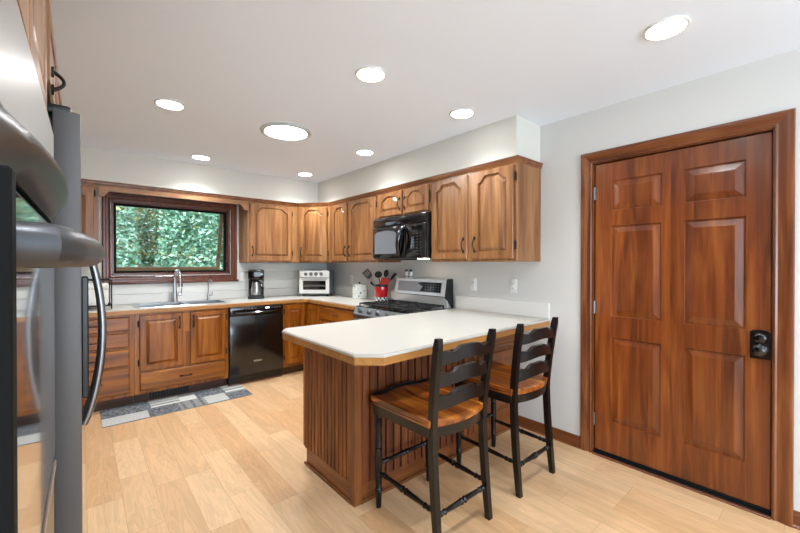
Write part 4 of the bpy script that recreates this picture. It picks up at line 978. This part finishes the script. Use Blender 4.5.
MB().lathe([(.160, -.002), (.198, -.002), (.202, -.010), (.196, -.018), (.170, -.020), (.160, -.012)], (1.275, 2.92, ZC), 48, loop=True).build('ring', plain('tube_ring_grey', 'bdbdbd', rough=.45), c)
MB().lathe([(.1595, -.010), (.1595, -.001)], (1.275, 2.92, ZC), 48).build('diffuser', tube_m, c)

# ------------------------------------------------------------------ outside: lawn and trees
struct('lawn', MB().box(-14, 18, YB + .3, 30, -1.2, -1.0), green_g)
def make_tree(x, y, h, r, label, weights, n, name='leafy_tree'):
    t = root(name, (x, y, -1.0), label, 'tree', 'trees outside the window'); rnd = random.Random(int(x * 100 + y * 7))
    MB().tube([(x, y, -1.0), (x + .05, y, h * .3), (x, y + .05, h * .7), (x, y, h - .4)], [.07, .06, .04, .02], 8).build('trunk', bark_m, t)
    mb = MB()
    for _ in range(n):
        z = -.4 + (h + .4) * rnd.random(); rr = r * (1 - .55 * max(0, (z / h)) ** 1.5) * (rnd.random() ** .5); a = rnd.random() * 2 * math.pi
        p_ = Vector((x + rr * math.cos(a), y + rr * math.sin(a), z)); s = .030 + .030 * rnd.random()
        u_ = Vector((rnd.gauss(0, 1), rnd.gauss(0, 1), rnd.gauss(0, .6))).normalized(); v_ = u_.cross(Vector((rnd.gauss(0, 1), rnd.gauss(0, 1), rnd.gauss(0, 1)))).normalized()
        mb.cur = rnd.choices(range(4), weights)[0]
        mb.add([p_ - u_ * s, p_ + v_ * s * .45, p_ + u_ * s, p_ - v_ * s * .45], [(0, 1, 2, 3)])
    me_o = mb; o = bpy.data.meshes.new('foliage'); ob = bpy.data.objects.new('foliage', o); COL.objects.link(ob); iv = INV[t.name]
    o.from_pydata([tuple(iv @ q) for q in mb.v], [], mb.f)
    for m_ in leafs: o.materials.append(m_)
    o.polygons.foreach_set('material_index', mb.m); ob.parent = t
TREES = ((.25, 7.7, 3.6, .60, 'pale green leafy tree, front row at the left of the window view', (5, 5, 3, 1)), (1.5, 7.7, 3.8, .60, 'pale green leafy tree in the middle of the front row outside', (5, 5, 3, 1)),
         (2.75, 7.7, 3.7, .60, 'bluish green leafy tree, front row at the right outside', (5, 7, 3, .3)), (.9, 9.1, 4.2, .62, 'olive tinted leafy tree standing behind the two left front trees', (4, 3, 2, 4)),
         (2.12, 9.1, 4.3, .62, 'leafy tree with yellowish leaves behind the two right front trees', (4, 4, 2, 3)), (3.4, 9.1, 4.2, .62, 'leafy tree at the right end of the second row outside', (4, 5, 4, .5)),
         (.35, 10.8, 4.8, .78, 'darker leafy tree at the left of the third row', (4, 3, 5, 1)), (2.0, 10.8, 5.0, .80, 'darker leafy tree in the middle of the third row', (4, 3, 5, 1)), (3.7, 10.8, 5.0, .80, 'darker leafy tree at the right of the third row', (4, 3, 5, 1)),
         (1.2, 12.9, 5.6, 1.0, 'broad dark tree in the back row at left', (4, 3, 6, 1)), (3.4, 12.9, 5.6, 1.0, 'broad dark tree in the back row at right', (4, 3, 6, 1)))
for x, y, h, r, l, wt in TREES: make_tree(x, y, h, r, l, wt, 15000)
